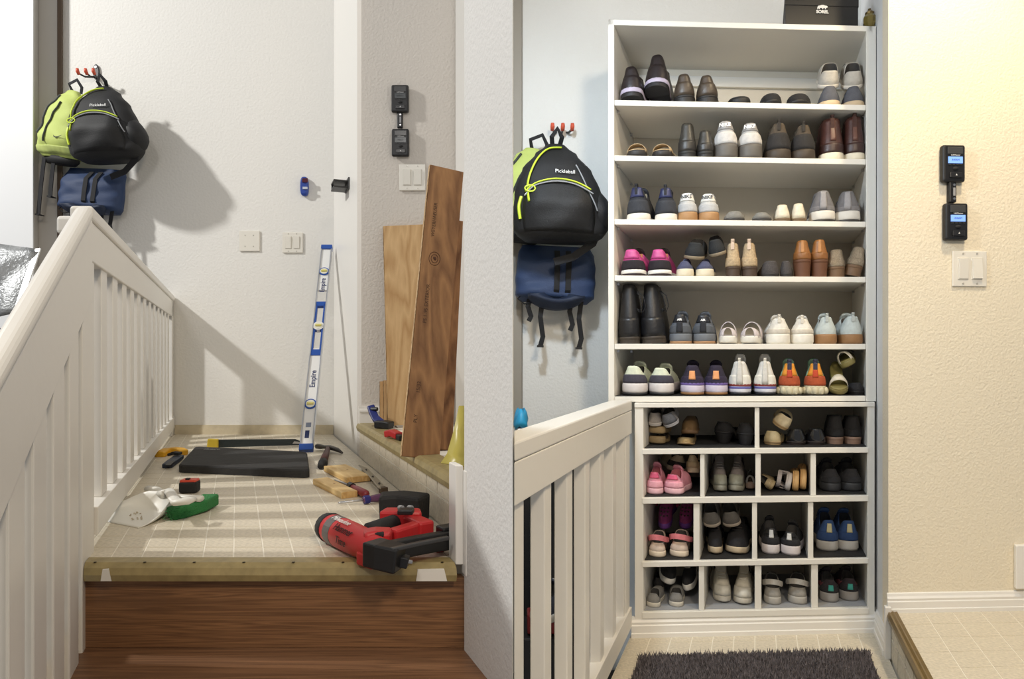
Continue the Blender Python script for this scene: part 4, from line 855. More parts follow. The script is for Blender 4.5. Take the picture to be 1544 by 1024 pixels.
pair('runner',[(44,36,42),(150,146,142),(36,34,38)],[(1249,28,858,{'yaw':12}),(1282,27,858,{'yaw':4,'in':0.04})],'D','dark child runner with teal heel strip, bottom right cubby',{'L':0.17,'strip':(60,150,140),'sb0':0.15,'sb1':0.6,'in':0.03,'lc':(40,40,42),'side':(120,60,70),'H':0.095},**G)
# ------------------------------------------------------------------ wall devices
def plate(Mw, label, kind, w=0.114, h=0.114, name='switch_plate', grp='wall plates', cool=False):
    e = thing(name, Mw.to_translation(), label, 'switch' if kind != 'blank' else 'wall plate', grp, Mw.to_euler())
    pm = mat('plate_white', (226,222,212), 0.35)
    m = MB(); m.box((0,-0.003,0),(w,0.006,h)); m.build('plate', pm, e, world=False, bevel=0.0025)
    sc = mat('plate_screw', (190,186,176), 0.35, 0.3)
    for x in (-0.023,0.023):
        for z in (-0.048,0.048) if kind!='blank' else (-0.03,0.03):
            m = MB(); m.tube([(x,-0.005,z),(x,-0.0072,z)],0.0032,10); m.build('screw', sc, e, world=False)
        if kind != 'blank':
            m = MB(); m.box((x,-0.0065,0),(0.036,0.003,0.070)); fr = m.build('switch_frame', mat('switch_frame_white',(212,208,198),0.4), e, world=False, bevel=0.001, bseg=1)
            up = 1 if (kind=='a' or x<0) else -1
            m = MB()
            m.loft([[(x-0.0155,-0.008,-0.032),(x+0.0155,-0.008,-0.032),(x+0.0155,-0.008,0.032),(x-0.0155,-0.008,0.032)],
                    [(x-0.015,-0.0095-(0.004 if up<0 else 0),-0.0315),(x+0.015,-0.0095-(0.004 if up<0 else 0),-0.0315),(x+0.015,-0.0095-(0.003 if up>0 else 0),0.0315),(x-0.015,-0.0095-(0.003 if up>0 else 0),0.0315)]])
            r = m.build('rocker', pm, fr, world=False)
    return e
def opener(Mw, label, lit):
    e = thing('door_opener_panel', Mw.to_translation(), label, 'control panel', 'garage door control panels', Mw.to_euler())
    w,h = 0.074,0.118
    m = MB(); m.box((0,-0.0115,0),(w,0.021,h)); m.build('body', BLACK, e, world=False, bevel=0.007, bseg=3)
    m = MB(); m.box((0.002,-0.0225,0.040),(0.050,0.003,0.022)); m.build('sensor_panel', mat('smoked_panel',(66,66,66),0.25), e, world=False, bevel=0.001, bseg=1)
    sc = mat('screen_lit',(120,160,245),0.4,emit=0.75) if lit else mat('screen_off',(70,74,76),0.25)
    m = MB(); m.box((0.002,-0.0226,0.010),(0.047,0.003,0.021)); m.build('screen', sc, e, world=False)
    tm = mat('device_print',(210,210,210),0.6)
    text_mesh('brand_text','LiftMaster',0.0075,tm,e,axes((1,0,0),(0,0,1),(0.003,-0.0232,0.0255)))
    sm = mat('screen_print',(70,96,170),0.5) if lit else mat('screen_print_off',(40,44,46),0.5)
    text_mesh('screen_text','8:00AM',0.008,sm,e,axes((1,0,0),(0,0,1),(0.002,-0.0243,0.010)))
    for x in (-0.018,-0.006,0.006,0.018):
        m = MB(); m.box((x+0.002,-0.0228,-0.005),(0.008,0.003,0.003)); m.build('menu_button', mat('grey_btn',(54,54,56),0.5), e, world=False)
    m = MB(); m.sphere((0.003,-0.022,-0.017),(0.010,0.005,0.006),12,6); m.build('round_button', BLACKR, e, world=False, smooth=True)
    m = MB(); m.box((0.003,-0.024,-0.038),(0.040,0.005,0.017)); m.build('push_bar', mat('bar_black',(36,36,38),0.3), e, world=False, bevel=0.002)
    m = MB(); m.extr([(0.000,-0.0268,-0.040),(0.006,-0.0268,-0.040),(0.003,-0.0268,-0.034)],(0,-0.0004,0)); m.build('arrow_mark', tm, e, world=False)
    return e
def keyclip(Mw, label):
    e = thing('key_remote', Mw.to_translation(), label, 'remote', 'small remotes between panels', Mw.to_euler())
    m = MB(); m.box((0,-0.008,0),(0.024,0.016,0.068)); m.build('body', BLACK, e, world=False, bevel=0.004)
    for z in (0.022,-0.022):
        m = MB(); m.tube([(0.003,-0.015,z),(0.003,-0.0172,z)],0.004,10); m.build('button', CHROME, e, world=False)
    m = MB(); m.box((0.003,-0.0165,0),(0.007,0.002,0.026)); m.build('label_strip', mat('grey_print',(150,150,152),0.5), e, world=False)
def wallM(p, yaw=0.0): return Matrix.Translation(p) @ Matrix.Rotation(yaw,4,'Z')
plate(wallM(P(376.5,363.5,3.677)),'blank white wall plate on the back wall','blank',name='wall_plate')
plate(wallM(P(441.5,366,3.677)),'white double rocker switch plate on the back wall','a')
plate(wallM(P(622,268,2.872)),'white double rocker switch plate partly behind leaning plywood','a')
opener(wallM(P(604,151,2.872)),'upper black door control panel with unlit screen','')
opener(wallM(P(604.5,217,2.872)),'lower black door control panel with unlit screen','')
keyclip(wallM(P(603.5,182.5,2.872)),'small black remote between panels with unlit screens')
yw = math.atan(YAW)
def RW(u,v,t=2.0745):
    s = Rs(u,t); return Rp(s,t,Rz(v,s,t))
opener(wallM(RW(1432,249),yw),'upper black door control panel with glowing blue screen',1)
opener(wallM(RW(1436,336),yw),'lower black door control panel with glowing blue screen',1)
keyclip(wallM(RW(1432,291),yw),'small black remote between panels with blue screens')
plate(wallM(RW(1460.5,405.5),yw),'cream double rocker switch plate below the blue-lit panels','b')

# ------------------------------------------------------------------ backpacks
def pgrad(pts, x):
    for (a,b),(c,d) in zip(pts,pts[1:]):
        if x <= c: k=(x-a)/(c-a); k=k*k*(3-2*k); return b+(d-b)*k
    return pts[-1][1]
class Pack:
    def __init__(s, w, h, d, prof, dprof, n=2.6, seed=1, wr=0.006, xs=None):
        s.w,s.h,s.d,s.prof,s.dprof,s.n,s.wr,s.xs = w,h,d,prof,dprof,n,wr,xs or [(0,0),(1,0)]
        R = random.Random(seed); s.ws = [(R.uniform(6,22),R.uniform(-14,14),R.uniform(0,6.3)) for _ in range(7)]
    def wrinkle(s, x, z): return s.wr*sum(math.sin(a*z/s.h*1.3+b*x/s.w+c) for a,b,c in s.ws)/4
    def dims(s, k): return s.w/2*pgrad(s.prof,k), s.d/2*pgrad(s.dprof,k), s.w*pgrad(s.xs,k)
    def front(s, x, k, off=0.0):            # x offset from axis, k 0 top 1 bottom
        a,b,cx = s.dims(k); q = min(0.999,abs(x)/a)
        return Vector((cx+x, -b-b*(1-q**s.n)**(1/s.n)-s.wrinkle(x,k*s.h)-off, -k*s.h))
    def body(s, NZ=22, N=36):
        m = MB(); rings = []
        for i in range(NZ+1):
            k = i/NZ; a,b,cx = s.dims(k); r = []
            for j in range(N):
                t = 2*math.pi*j/N; c,sn = math.cos(t),math.sin(t)
                x = a*math.copysign(abs(c)**(2/s.n),c); y = b*math.copysign(abs(sn)**(2/s.n),sn)
                w = s.wrinkle(x,k*s.h) if sn<0.3 else 0
                r.append(Vector((cx+x*(1+w*1.5), -b+y-(w if sn<0 else 0), -k*s.h)))
            rings.append(r)
        m.loft(rings); return m
    def line(s, pts, r, off=0.002, n=6, flat=1.0):
        m = MB(); m.tube([s.front(x,k,off) for x,k in pts], r, n, flat); return m
def smoothpts(pts, n=6):
    out=[]; P_=[Vector((*p,0)) for p in pts]
    for i in range(len(P_)-1):
        a,b,c,d = P_[max(0,i-1)],P_[i],P_[i+1],P_[min(len(P_)-1,i+2)]
        for j in range(n):
            t=j/n; q=0.5*((2*b)+(c-a)*t+(2*a-5*b+4*c-d)*t*t+(3*b-a-3*c+d)*t**3); out.append((q.x,q.y))
    out.append(pts[-1]); return out
def buckle(m, p, s=1.0, ax=(1,0,0)):
    M = axes(ax,(0,0,1),(0,0,0)).to_3x3()
    m.box(p,(0.024*s,0.008*s,0.018*s),M); 
    for x in (-0.009,0,0.009): m.box(Vector(p)+M@Vector((x*s,-0.018*s if False else 0,-0.017*s)),(0.004*s,0.006*s,0.018*s),M)
def backpacks(where, hookp, bp, gp, np_, sc, right, yaw):
    NEON = mat('neon_yellow',(206,228,60),0.5); BK = mat('black_nylon',(19,19,21),0.7,bump=0.25,bscale=300)
    BK2 = mat('black_nylon_pocket',(16,16,18),0.65,bump=0.3,bscale=300)
    GR = mat('lime_nylon',(190,204,112),0.7,bump=0.25,bscale=260); NV = mat('navy_nylon',(34,54,90),0.65,bump=0.25,bscale=260)
    WEB = mat('black_webbing',(22,22,25),0.8); PIPE = mat('reflective_piping',(150,152,156),0.4)
    # wall hook
    e = thing('wall_hook', hookp, 'black oval wall hook with red tips holding backpacks '+where, 'hook', None, (0,0,yaw))
    m = MB(); m.loft([[Vector((0.017*sc*math.cos(a),y,0.010+0.042*sc*math.sin(a))) for a in [2*math.pi*i/18 for i in range(18)]] for y in (-0.001,-0.010)]); m.build('plate', BLACK, e, world=False, bevel=0.003)
    m = MB(); m.tube([(0,-0.011,0.034*sc),(0,-0.013,0.034*sc)],0.006*sc,12); m.build('emblem', CHROME, e, world=False)
    for x in (-0.045,-0.002,0.038):
        m = MB(); m.tube([(x*0.3*sc,-0.01,-0.02*sc),(x*0.7*sc,-0.05*sc,-0.034*sc),(x*sc,-0.08*sc,-0.03*sc)],0.005*sc,6); arm = m.build('hook_arm', BLACK, e, world=False)
        m = MB(); m.tube([(x*sc,-0.078*sc,-0.034*sc),(x*sc,-0.09*sc,-0.022*sc),(x*sc,-0.092*sc,-0.008*sc)],[0.008*sc,0.009*sc,0.007*sc],8); m.build('hook_tip', mat('red_orange_tip',(206,84,56),0.5), arm, world=False, smooth=True)
    # black backpack
    w,h = 0.37*sc,0.385*sc
    e = thing('backpack', bp, 'black backpack with neon yellow zips hanging on hook '+where, 'backpack', 'hanging backpacks', (0,math.radians(-4 if not right else 2),yaw))
    s = Pack(w,h,0.175*sc,[(0,0.20),(0.1,0.44),(0.3,0.74),(0.55,0.93),(0.8,1.0),(0.93,0.96),(1,0.72)],[(0,0.35),(0.3,0.8),(0.7,1.0),(0.95,0.9),(1,0.6)],2.5,3,0.011*sc,[(0,0),(1,0.06)])
    s.body().build('body', BK, e, world=False, smooth=True)
    # front pocket as raised panel
    m = MB(); NX,NK = 20,12; rings=[]
    for i in range(NK+1):
        k = 0.44+0.50*i/NK; a,_,_ = s.dims(k); r=[]
        edge = math.sin(math.pi*min(1,(i+0.5)/NK*0.9+0.05))
        for j in range(NX+1):
            x = a*(-0.80+1.5*j/NX); top = 0.44+0.10*abs((j/NX-0.45)*1.6)**2
            kk = max(k,top) if i<3 else k
            r.append(s.front(x,kk,0.016*sc*min(1,edge*1.6)*min(1,1.9*math.sin(math.pi*(j+0.3)/(NX+0.6)))))
        rings.append(r)
    m.loft(rings,False,False,closed=False); m.build('front_pocket', BK2, e, world=False, smooth=True, solid=0.003)
    a = w/2
    s.line(smoothpts([(-0.72*a,0.56),(-0.5*a,0.475),(-0.1*a,0.43),(0.3*a,0.45),(0.62*a,0.52)]),0.0055*sc,0.018*sc,8,0.6).build('pocket_zip', NEON, e, world=False, smooth=True)
    s.line(smoothpts([(-0.74*a,0.60),(-0.52*a,0.50),(-0.1*a,0.455),(0.3*a,0.475),(0.66*a,0.56)]),0.003*sc,0.018*sc,6).build('zip_edge', PIPE, e, world=False)
    s.line(smoothpts([(0.10*a,0.05),(-0.16*a,0.07),(-0.36*a,0.16),(-0.55*a,0.32),(-0.66*a,0.48),(-0.66*a,0.66)]),0.006*sc,0.012*sc,8,0.6).build('side_zip', NEON, e, world=False, smooth=True)
    s.line(smoothpts([(-0.80*a,0.60),(-0.86*a,0.70),(-0.84*a,0.82)]),0.006*sc,0.004,6).build('lower_piping', NEON, e, world=False)
    s.line(smoothpts([(0.36*a,0.26),(0.44*a,0.34),(0.56*a,0.5),(0.74*a,0.72)]),0.0025*sc,0.006*sc,6).build('reflective_line', PIPE, e, world=False)
    m = MB(); p=s.front(-0.62*a,0.53,0.022*sc); m.tube([p+Vector((0.02*math.cos(t)*sc,0,0.012*math.sin(t)*sc)) for t in [2*math.pi*i/12 for i in range(13)]],0.003*sc,6); m.build('zip_pull', NEON, e, world=False)
    p0 = s.front(0.12*a,0.345,0.004); p1 = s.front(0.22*a,0.345,0.004); q = s.front(0.12*a,0.295,0.004)
    text_mesh('logo_text','Pickleball',0.021*sc,mat('white_print',(232,232,232),0.6),e,axes(p1-p0,q-p0,p0+Vector((0,-0.006,0))))
    m = MB(); m.ribbon([(-0.012,-0.03,-0.01),(-0.02*sc,-0.06,0.025*sc),(0.0,-0.07,0.055*sc),(0.02*sc,-0.06,0.025*sc),(0.012,-0.03,-0.01)],0.018*sc,0.004,(0,1,0)); m.build('haul_loop', WEB, e, world=False)
    m = MB(); rs=[]
    for i in range(7):
        k=0.5+0.42*i/6; aa,b,cx=s.dims(k); c_=Vector((cx+aa*0.86,-b*1.0,-k*h)); rr=0.055*sc*math.sin(math.pi*(i+0.7)/7.4)+0.012
        rs.append([c_+Vector((rr*0.8*math.cos(t),rr*math.sin(t),0)) for t in [2*math.pi*j/14 for j in range(14)]])
    m.loft(rs); m.build('side_pocket', BK2, e, world=False, smooth=True)
    m = MB(); m.ribbon([(0.46*w,-0.09*sc,-0.88*h),(0.42*w,-0.07*sc,-1.0*h),(0.22*w,-0.05*sc,-1.14*h),(0.02*w,-0.05,-1.2*h)],0.03*sc,0.006,(0.3,-1,0.2)); m.build('shoulder_strap', WEB, e, world=False)
    m = MB(); m.tube([(0.475*w+0.01*math.cos(t),-0.09*sc,-0.875*h+0.014*math.sin(t)) for t in [2*math.pi*i/10 for i in range(11)]],0.0028,6); m.build('strap_ring', BLACK, e, world=False)
    # lime backpack
    e = thing('backpack', gp, 'lime green backpack hanging beside black one '+where, 'backpack', 'hanging backpacks', (0,math.radians(8 if not right else 10),yaw+math.radians(-10)))
    w,h = 0.245*sc,0.36*sc
    s = Pack(w,h,0.13*sc,[(0,0.25),(0.12,0.55),(0.4,0.84),(0.8,1.0),(0.95,0.98),(1,0.8)],[(0,0.35),(0.3,0.8),(0.8,1.0),(1,0.7)],2.6,9,0.007*sc)
    s.body().build('body', GR, e, world=False, smooth=True); a=w/2
    s.line(smoothpts([(0.05*a,0.22),(-0.18*a,0.42),(-0.30*a,0.64),(-0.32*a,0.82)]),0.007*sc,0.002,8,0.6).build('pocket_zip', mat('dark_grey_zip',(58,62,62),0.6), e, world=False)
    s.line(smoothpts([(-0.3*a,0.10),(-0.6*a,0.35),(-0.75*a,0.7)]),0.006*sc,0.003,6).build('side_zip', mat('dark_grey_zip',(58,62,62)), e, world=False)
    m = MB(); rings=[]
    for k,o_ in ((0.86,0.002),(0.88,0.007),(0.93,0.008),(0.97,0.006)):
        aa,_,_=s.dims(k); rings.append([s.front(aa*(-0.95+1.9*j/24),k,o_*sc+0.0012*math.sin(j*2.4)) for j in range(25)])
    m.loft(rings,False,False,closed=False); m.build('hem_band', mat('lime_hem',(180,192,112),0.75), e, world=False, smooth=True, solid=0.002)
    m = MB(); aa,b,cx=s.dims(0.99)
    m.loft([[Vector((cx+aa*1.0*f*math.cos(t),-b+b*f*1.02*math.sin(t),-h*(0.985+z))) for t in [2*math.pi*j/24 for j in range(24)]] for f,z in ((1.0,0),(1.0,0.05),(0.85,0.1))]); m.build('base', BK, e, world=False, smooth=True)
    p = s.front(0.42*a,0.74,0.003)
    sw = [(-0.026,0.004),(-0.022,-0.006),(-0.012,-0.009),(0.0,-0.006),(0.028,0.008),(0.0,-0.001),(-0.014,-0.003),(-0.02,0.0)]
    m = MB(); m.extr([p+Vector((x*sc,-0.001,z*sc)) for x,z in sw],(0,-0.001,0)); m.build('logo_mark', BLACK, e, world=False)
    m = MB(); m.ribbon([(0.0,-0.03,-0.005),(-0.01,-0.05,0.03*sc),(0.035*sc,-0.05,0.055*sc),(0.06*sc,-0.04,0.02*sc),(0.05*sc,-0.03,-0.01)],0.016*sc,0.004,(0,1,0)); m.build('haul_loop', WEB, e, world=False)
    for x,l in ((-0.30,0.30),(-0.06,0.20)) if not right else ():
        m = MB(); m.ribbon([(x*w,-0.08*sc,-1.02*h),(x*w-0.01,-0.07*sc,-1.02*h-l*0.5*sc),(x*w-0.005,-0.07*sc,-1.02*h-l*sc)],0.022*sc,0.004,(0,1,0)); st=m.build('dangling_strap', WEB, e, world=False)
        m = MB(); buckle(m,(x*w-0.005,-0.07*sc,-1.02*h-l*sc),sc); m.build('buckle', BLACK, st, world=False)
    # navy backpack underneath
    e = thing('backpack', np_, 'navy blue backpack hanging under the others '+where, 'backpack', 'hanging backpacks', (0,math.radians(3),yaw))
    w,h = 0.33*sc,0.235*sc
    s = Pack(w,h,0.13*sc,[(0,0.86),(0.15,0.96),(0.6,1.0),(0.9,0.98),(1,0.84)],[(0,0.4),(0.4,0.9),(0.9,1.0),(1,0.6)],2.8,5,0.006*sc)
    s.body().build('body', NV, e, world=False, smooth=True); a=w/2
    m = MB(); rings=[]
    for k,f,o_ in ((0.86,0.3,0.0),(0.90,0.7,0.022),(0.96,0.68,0.03),(1.03,0.6,0.026),(1.07,0.5,0.01)):
        rings.append([s.front(aa_,min(k,0.999),o_*sc)+Vector((0,0,-max(0,k-0.999)*h-0.02*sc*(1-(j/8-1)**2))) for j,aa_ in enumerate([a*f*(-1+2*q/16) for q in range(17)])])
    m.loft(rings,False,False,closed=False); m.build('lower_pocket', mat('navy_dark_nylon',(28,40,64),0.65), e, world=False, smooth=True, solid=0.003)
    for x in (0.0,0.28):
        m = MB(); m.ribbon([s.front(x*a,k,0.006) for k in (0.1,0.3,0.6,0.8,0.97)],0.022*sc,0.004,(0,1,0)); m.build('compression_strap', WEB, e, world=False)
    specs = [(-0.62,0.10,0),(-0.30,0.20,1),(0.42,0.13,0),(0.66,0.20,1)] if right else [(-0.52,0.10,0),(-0.30,0.09,1),(0.44,0.20,1),(0.74,0.20,0)]
    for x,l,bk in specs:
        z0=-0.93*h; m = MB(); xx=x*a
        m.ribbon([(xx,-0.08*sc,z0),(xx-0.006,-0.085*sc,z0-l*0.4*sc),(xx+0.008,-0.08*sc,z0-l*0.8*sc),(xx,-0.08*sc,z0-l*sc)],0.020*sc,0.004,(0.1,1,0)); st=m.build('dangling_strap', WEB, e, world=False)
        if bk:
            m = MB(); buckle(m,(xx,-0.08*sc,z0-l*sc),sc*1.1); m.build('buckle', BLACK, st, world=False)
    m = MB(); m.tube([(-0.78*a,-0.08*sc,-0.85*h),(-0.92*a,-0.09*sc,-0.98*h),(-0.75*a,-0.09*sc,-1.06*h),(-0.5*a,-0.08*sc,-1.02*h)],0.003,6); m.build('cord', WEB, e, world=False)
backpacks('above bare landing', P(146,112,3.678), P(164,137,3.545), P(117,141,3.615), P(152,258,3.66), 1.03, False, 0.0)
backpacks('beside filled shelving', P(846,194,2.655), P(837,224,2.47), P(804,228,2.585), P(838,374,2.60), 0.93, True, 0.03)

# ------------------------------------------------------------------ left hall: garage side
c = thing('storage_cabinet', Lp(-1.3,3.55,0.3), 'tall white cabinet at the left edge beside lime backpack', 'cabinet')
slab(Lp,-1.75,-1.095,3.58,3.660,0.3,3.6).build('body', mat('cabinet_side_shade_grey',(196,192,186),0.5), c, bevel=0.002)  # grey paints in the shade on the side turned from the light
slab(Lp,-1.75,-1.093,3.558,3.578,0.32,3.6).build('door', CAB, c, bevel=0.002)
slab(Lp,-1.75,-0.990,3.662,3.676,0.3,3.6).build('side_shade_panel', MATS['cabinet_side_shade_grey'], c)  # flat grey strip added to carry on the side's painted shade
slab(Lp,-0.990,-0.964,3.655,3.676,0.3,3.6).build('edge_filler', mat('brown_filler',(96,80,66),0.7), c)
# foil bubble mailer
FO = mat('silver_bubble_foil',(150,152,153),0.42,0.45,bump=0.8,bscale=110)
fo = thing('bubble_mailer', P(10,480,2.35), 'crumpled silver bubble-foil envelope behind the railing', 'envelope')
m = MB(); nx,ny=14,12; rings=[]
cor=[P(-40,362,2.45),P(58,376,2.42),P(27,470,2.28),P(-40,486,2.30)]
for j in range(ny+1):
    r=[]
    for i in range(nx+1):
        a,b=i/nx,j/ny; p=(cor[0]*(1-a)+cor[1]*a)*(1-b)+(cor[3]*(1-a)+cor[2]*a)*b
        fold=0.03*max(0,1-abs((a*0.8+b-0.75))/0.25)
        r.append(p+Vector((0,-0.02*math.sin(math.pi*a)*math.sin(math.pi*b)-fold+0.006*math.sin(9*a+5*b),0)))
    rings.append(r)
m.loft(rings,False,False,closed=False); m.build('envelope', FO, fo, smooth=True, solid=0.006)
m = MB(); m.ribbon([cor[1]+Vector((0.0,-0.004,0)),(cor[1]+cor[2])/2+Vector((0,-0.006,0)),cor[2]+Vector((0,-0.004,0))],0.022,0.006,(0,1,0)); m.build('seal_edge', mat('foil_seal',(214,214,212),0.35,0.5), fo)
bb = thing('storage_bin', P(0,620,2.35), 'black storage bin below the foil envelope', 'bin')
p0=P(-60,484,2.35); p1=P(60,484,2.35)
m = MB(); m.loft([[Vector((p0.x+dx,2.30+dy,z)) for dx,dy in ((o,o),(p1.x-p0.x-o,o),(p1.x-p0.x-o,0.4-o),(o,0.4-o))] for o,z in ((0.02,1.0),(0.0,1.46))]); m.build('body', BLACKR, bb, bevel=0.01)
m = MB(); m.box(((p0.x+p1.x)/2,2.50,1.475),(p1.x-p0.x+0.03,0.43,0.03)); m.build('lid', mat('dark_lid',(38,40,42),0.5), bb, bevel=0.006)
struct('floor_garage', slab(Lp,-1.7,-0.42,0.4,3.68,0.90,0.98) , mat('garage_dark_shelf',(60,58,56),0.8), 'dark garage side surface behind the railing')

# ------------------------------------------------------------------ left hall: wall gadgets and level
e = thing('stud_finder', P(460,282,3.675), 'small blue stud finder stuck on the back wall', 'tool')
m = MB(); m.loft([[Vector((460-CU,0,0))*0+P(460,282,3.675)+Vector((0.022*k*math.copysign(abs(math.cos(t))**0.6,math.cos(t)),y,0.053*k*math.copysign(abs(math.sin(t))**0.7,math.sin(t)))) for t in [2*math.pi*i/20 for i in range(20)]] for k,y in ((1,0.0),(1.0,-0.018),(0.8,-0.026))]); m.build('body', mat('tool_blue',(36,66,150),0.4), e, smooth=False, bevel=0.002)
m = MB(); m.box(P(460,272,3.645),(0.030,0.006,0.022)); m.build('display', mat('dark_red_panel',(80,26,40),0.3), e)
m = MB(); m.box(P(460,283.5,3.645),(0.026,0.006,0.012)); m.build('button', mat('pale_button',(190,196,206),0.4), e)
e = thing('wall_bracket', Lp(0.539,3.25,P(0,278,3.2).z), 'black plastic bracket on the narrow return wall', 'bracket')
zb_=P(0,278,3.2).z; M=Matrix.Rotation(EL,3,'Z')
m = MB(); m.box(Lp(0.536,3.22,zb_),(0.006,0.11,0.055),M); m.build('plate', BLACK, e, bevel=0.001, bseg=1)
m = MB(); m.box(Lp(0.500,3.22,zb_+0.012),(0.07,0.10,0.008),M); m.build('arm', BLACK, e, bevel=0.001, bseg=1)
m = MB(); m.box(Lp(0.500,3.22,zb_-0.018),(0.07,0.10,0.008),M); m.build('arm', BLACK, e, bevel=0.001, bseg=1)
m = MB(); m.box(Lp(0.470,3.26,zb_-0.003),(0.008,0.02,0.03),M); m.build('clip', BLACK, e)
# spirit level
a = Vector((-0.885,2.85,LF+0.028)); b = Vector((-1.004,3.60,1.985))
ax_ = (b-a).normalized(); L_ = (b-a).length
wd = Vector((1,0.12,0)); wd=(wd-ax_*wd.dot(ax_)).normalized(); nn = wd.cross(ax_).normalized()
if nn.y>0: nn=-nn
lv = thing('spirit_level', a, 'long white and blue spirit level leaning in the corner', 'level')
lv.rotation_euler = axes(wd,ax_,(0,0,0)).to_euler()
def lb(nm, y0, y1, x0, x1, th, m, zc=0.0, par=None, bev=0.001):
    q = MB(); q.box(((x0+x1)/2,(y0+y1)/2,zc),(x1-x0,y1-y0,th)); return q.build(nm, m, par or lv, world=False, bevel=bev, bseg=1)
LW = mat('level_white',(228,228,226),0.35); LB=mat('level_blue',(34,78,160),0.4); SIL=mat('level_silver',(196,198,202),0.3,0.8); VI=mat('vial_yellow',(216,206,120),0.2)
hw_=0.028
for x in (-hw_,hw_-0.005): lb('flange',0.02,L_-0.02,x,x+0.005,0.026,SIL)
for y0,y1 in ((0.02,0.555),(0.93,L_-0.02)): lb('web',y0,y1,-hw_+0.005,hw_-0.005,0.012,LW)
lb('end_cap',0.0,0.03,-hw_-0.001,hw_+0.001,0.028,LB); lb('end_cap',L_-0.03,L_,-hw_-0.001,hw_+0.001,0.028,LB)
for y0,y1 in ((0.51,0.545),(0.665,0.71),(0.82,0.85)): lb('grip_bridge',y0,y1,-hw_+0.004,hw_-0.004,0.02,LB)
for x in (-hw_+0.004,hw_-0.013): lb('grip_rail',0.54,0.83,x,x+0.009,0.02,LB)
for y in (0.235,0.69,1.06):
    q=MB(); q.tube([(0,y,-0.012),(0,y,0.012)],0.026,24); rg=q.build('vial_ring', LB if y!=0.69 else LW, lv, world=False)
    q=MB(); q.tube([(0,y,-0.013),(0,y,0.0135)],0.020,24); q.build('vial_window', mat('vial_pale',(224,222,206),0.25), rg, world=False)
    q=MB(); q.tube([(-0.014,y,0.0142),(0.014,y,0.0142)],0.007,10); q.build('vial', VI, rg, world=False)
for y in (0.375,0.925-0.02+0.06): text_mesh('print','Empire',0.034,mat('print_blue',(30,44,92),0.5),lv,axes((0,1,0),(-1,0,0),(0.0,y,0.0065)),offset=0.0006)
lb('barcode',0.06,0.10,-0.012,0.008,0.0126,mat('print_blue',(30,44,92),0.5)); lb('barcode',0.115,0.14,-0.012,0.012,0.0126,mat('print_grey',(120,130,150),0.5))

# ------------------------------------------------------------------ left hall: leaning boards
PLY = wood('light_plywood',(176,134,82),(214,178,128),'Z',6,0.10,0.6,rings=7,contrast=(0.1,0.9))
PLYD = wood('brown_plywood',(118,78,44),(178,130,82),'Z',6,0.09,0.6,rings=6,contrast=(0.1,0.95))
EDGE = wood('plywood_edge',(150,112,70),(220,190,146),'Z',60,0.02,0.7)
def board(name, label, p0, p1, wdir, width, th, m, grp='leaning boards'):
    e = thing(name, p0, label, 'board', grp)
    q = MB(); q.plank(p0,p1,wdir,width,th,1)
    q.build('panel', m, e, bevel=0.0008, bseg=1)
    t=(Vector(p1)-Vector(p0)).normalized(); w=Vector(wdir); w=(w-t*w.dot(t)).normalized(); n=t.cross(w).normalized()
    q = MB(); q.plank(Vector(p0)-w*0.001,Vector(p1)-w*0.001,n,th,0.0012,1); q.build('edge_band', EDGE, e)
    return e,t,w,n
LZ=1.1035
def ledgeP(u,v,Y,z=LZ): q=P(u,v,Y); q.z=z; return q
board('plywood_sheet','light wavy-grained plywood panel leaning on the greige wall', ledgeP(585,0,2.74), P(578,341,2.848), (1,0.0,0), 0.22, 0.018, PLY)
for k,(u,yy,hh_) in enumerate(((573,2.80,0.18),(578.5,2.79,0.185))):
    board('wood_strip',('short wood strip standing left of light plywood panel','short wood strip touching the light plywood panel')[k], ledgeP(u,0,yy), ledgeP(u,0,yy+0.03,LZ+hh_), (1,0,0), 0.013, 0.02, PLY, 'short wood strips')
p0=ledgeP(606,0,1.93); p1=P(649,248,2.16)
e,t,w,n = board('plywood_plank','long brown plywood plank with black stamped print and knot', p0, p1, (1,0.36,0.0), 0.112, 0.018, PLYD)
fdir = -n if n.y>0 else n
for k,(f,tx) in enumerate(((0.80,'WEYERHAEUSER'),(0.50,'PS 1-95 EXTERIOR'),(0.22,'15/32'),(0.12,'PLY'))):
    c_=p0+(p1-p0)*f+w*0.03; text_mesh('stamp',tx,0.016,mat('stamp_ink',(74,50,34),0.8),e,Matrix.Translation(-Vector(p0))@axes(t,w if (t.cross(w)).dot(fdir)>0 else -w,c_+fdir*0.0006),extrude=0.0001)
q=MB(); c_=p0+(p1-p0)*0.66+w*0.042
for r_ in (0.018,0.011): q.tube([c_+fdir*0.0003+(w*math.cos(x)+t*math.sin(x)*1.25)*r_ for x in [2*math.pi*i/20 for i in range(21)]],0.0010,5)
q.sphere(c_,(0.006,0.002,0.007),10,6); q.build('knot', mat('knot_brown',(84,50,28),0.7), e)
p0b=ledgeP(658,0,2.07); p1b=P(677,330,2.30)
board('plywood_plank','darker brown plywood plank behind the stamped plank', p0b, p1b, (1,0.30,0.0), 0.05, 0.018, wood('dark_brown_plywood',(116,76,44),(170,122,78),'Z',6,0.09,0.6,rings=6))
# yellow translucent sheet
e = thing('plastic_sheet', ledgeP(668,0,1.80), 'yellow translucent plastic sheet leaning beside brown planks', 'sheet')
q=MB(); q.loft([[P(692,612,1.86),P(702,612,1.86)],[P(684,650,1.84),P(701,650,1.84)],[P(674,685,1.82),P(700,690,1.80)],[ledgeP(665,0,1.80),ledgeP(700,0,1.745)]],False,False,closed=False)
q.build('sheet', mat('yellow_plastic',(206,190,92),0.35,trans=0.25), e, smooth=True, solid=0.002)
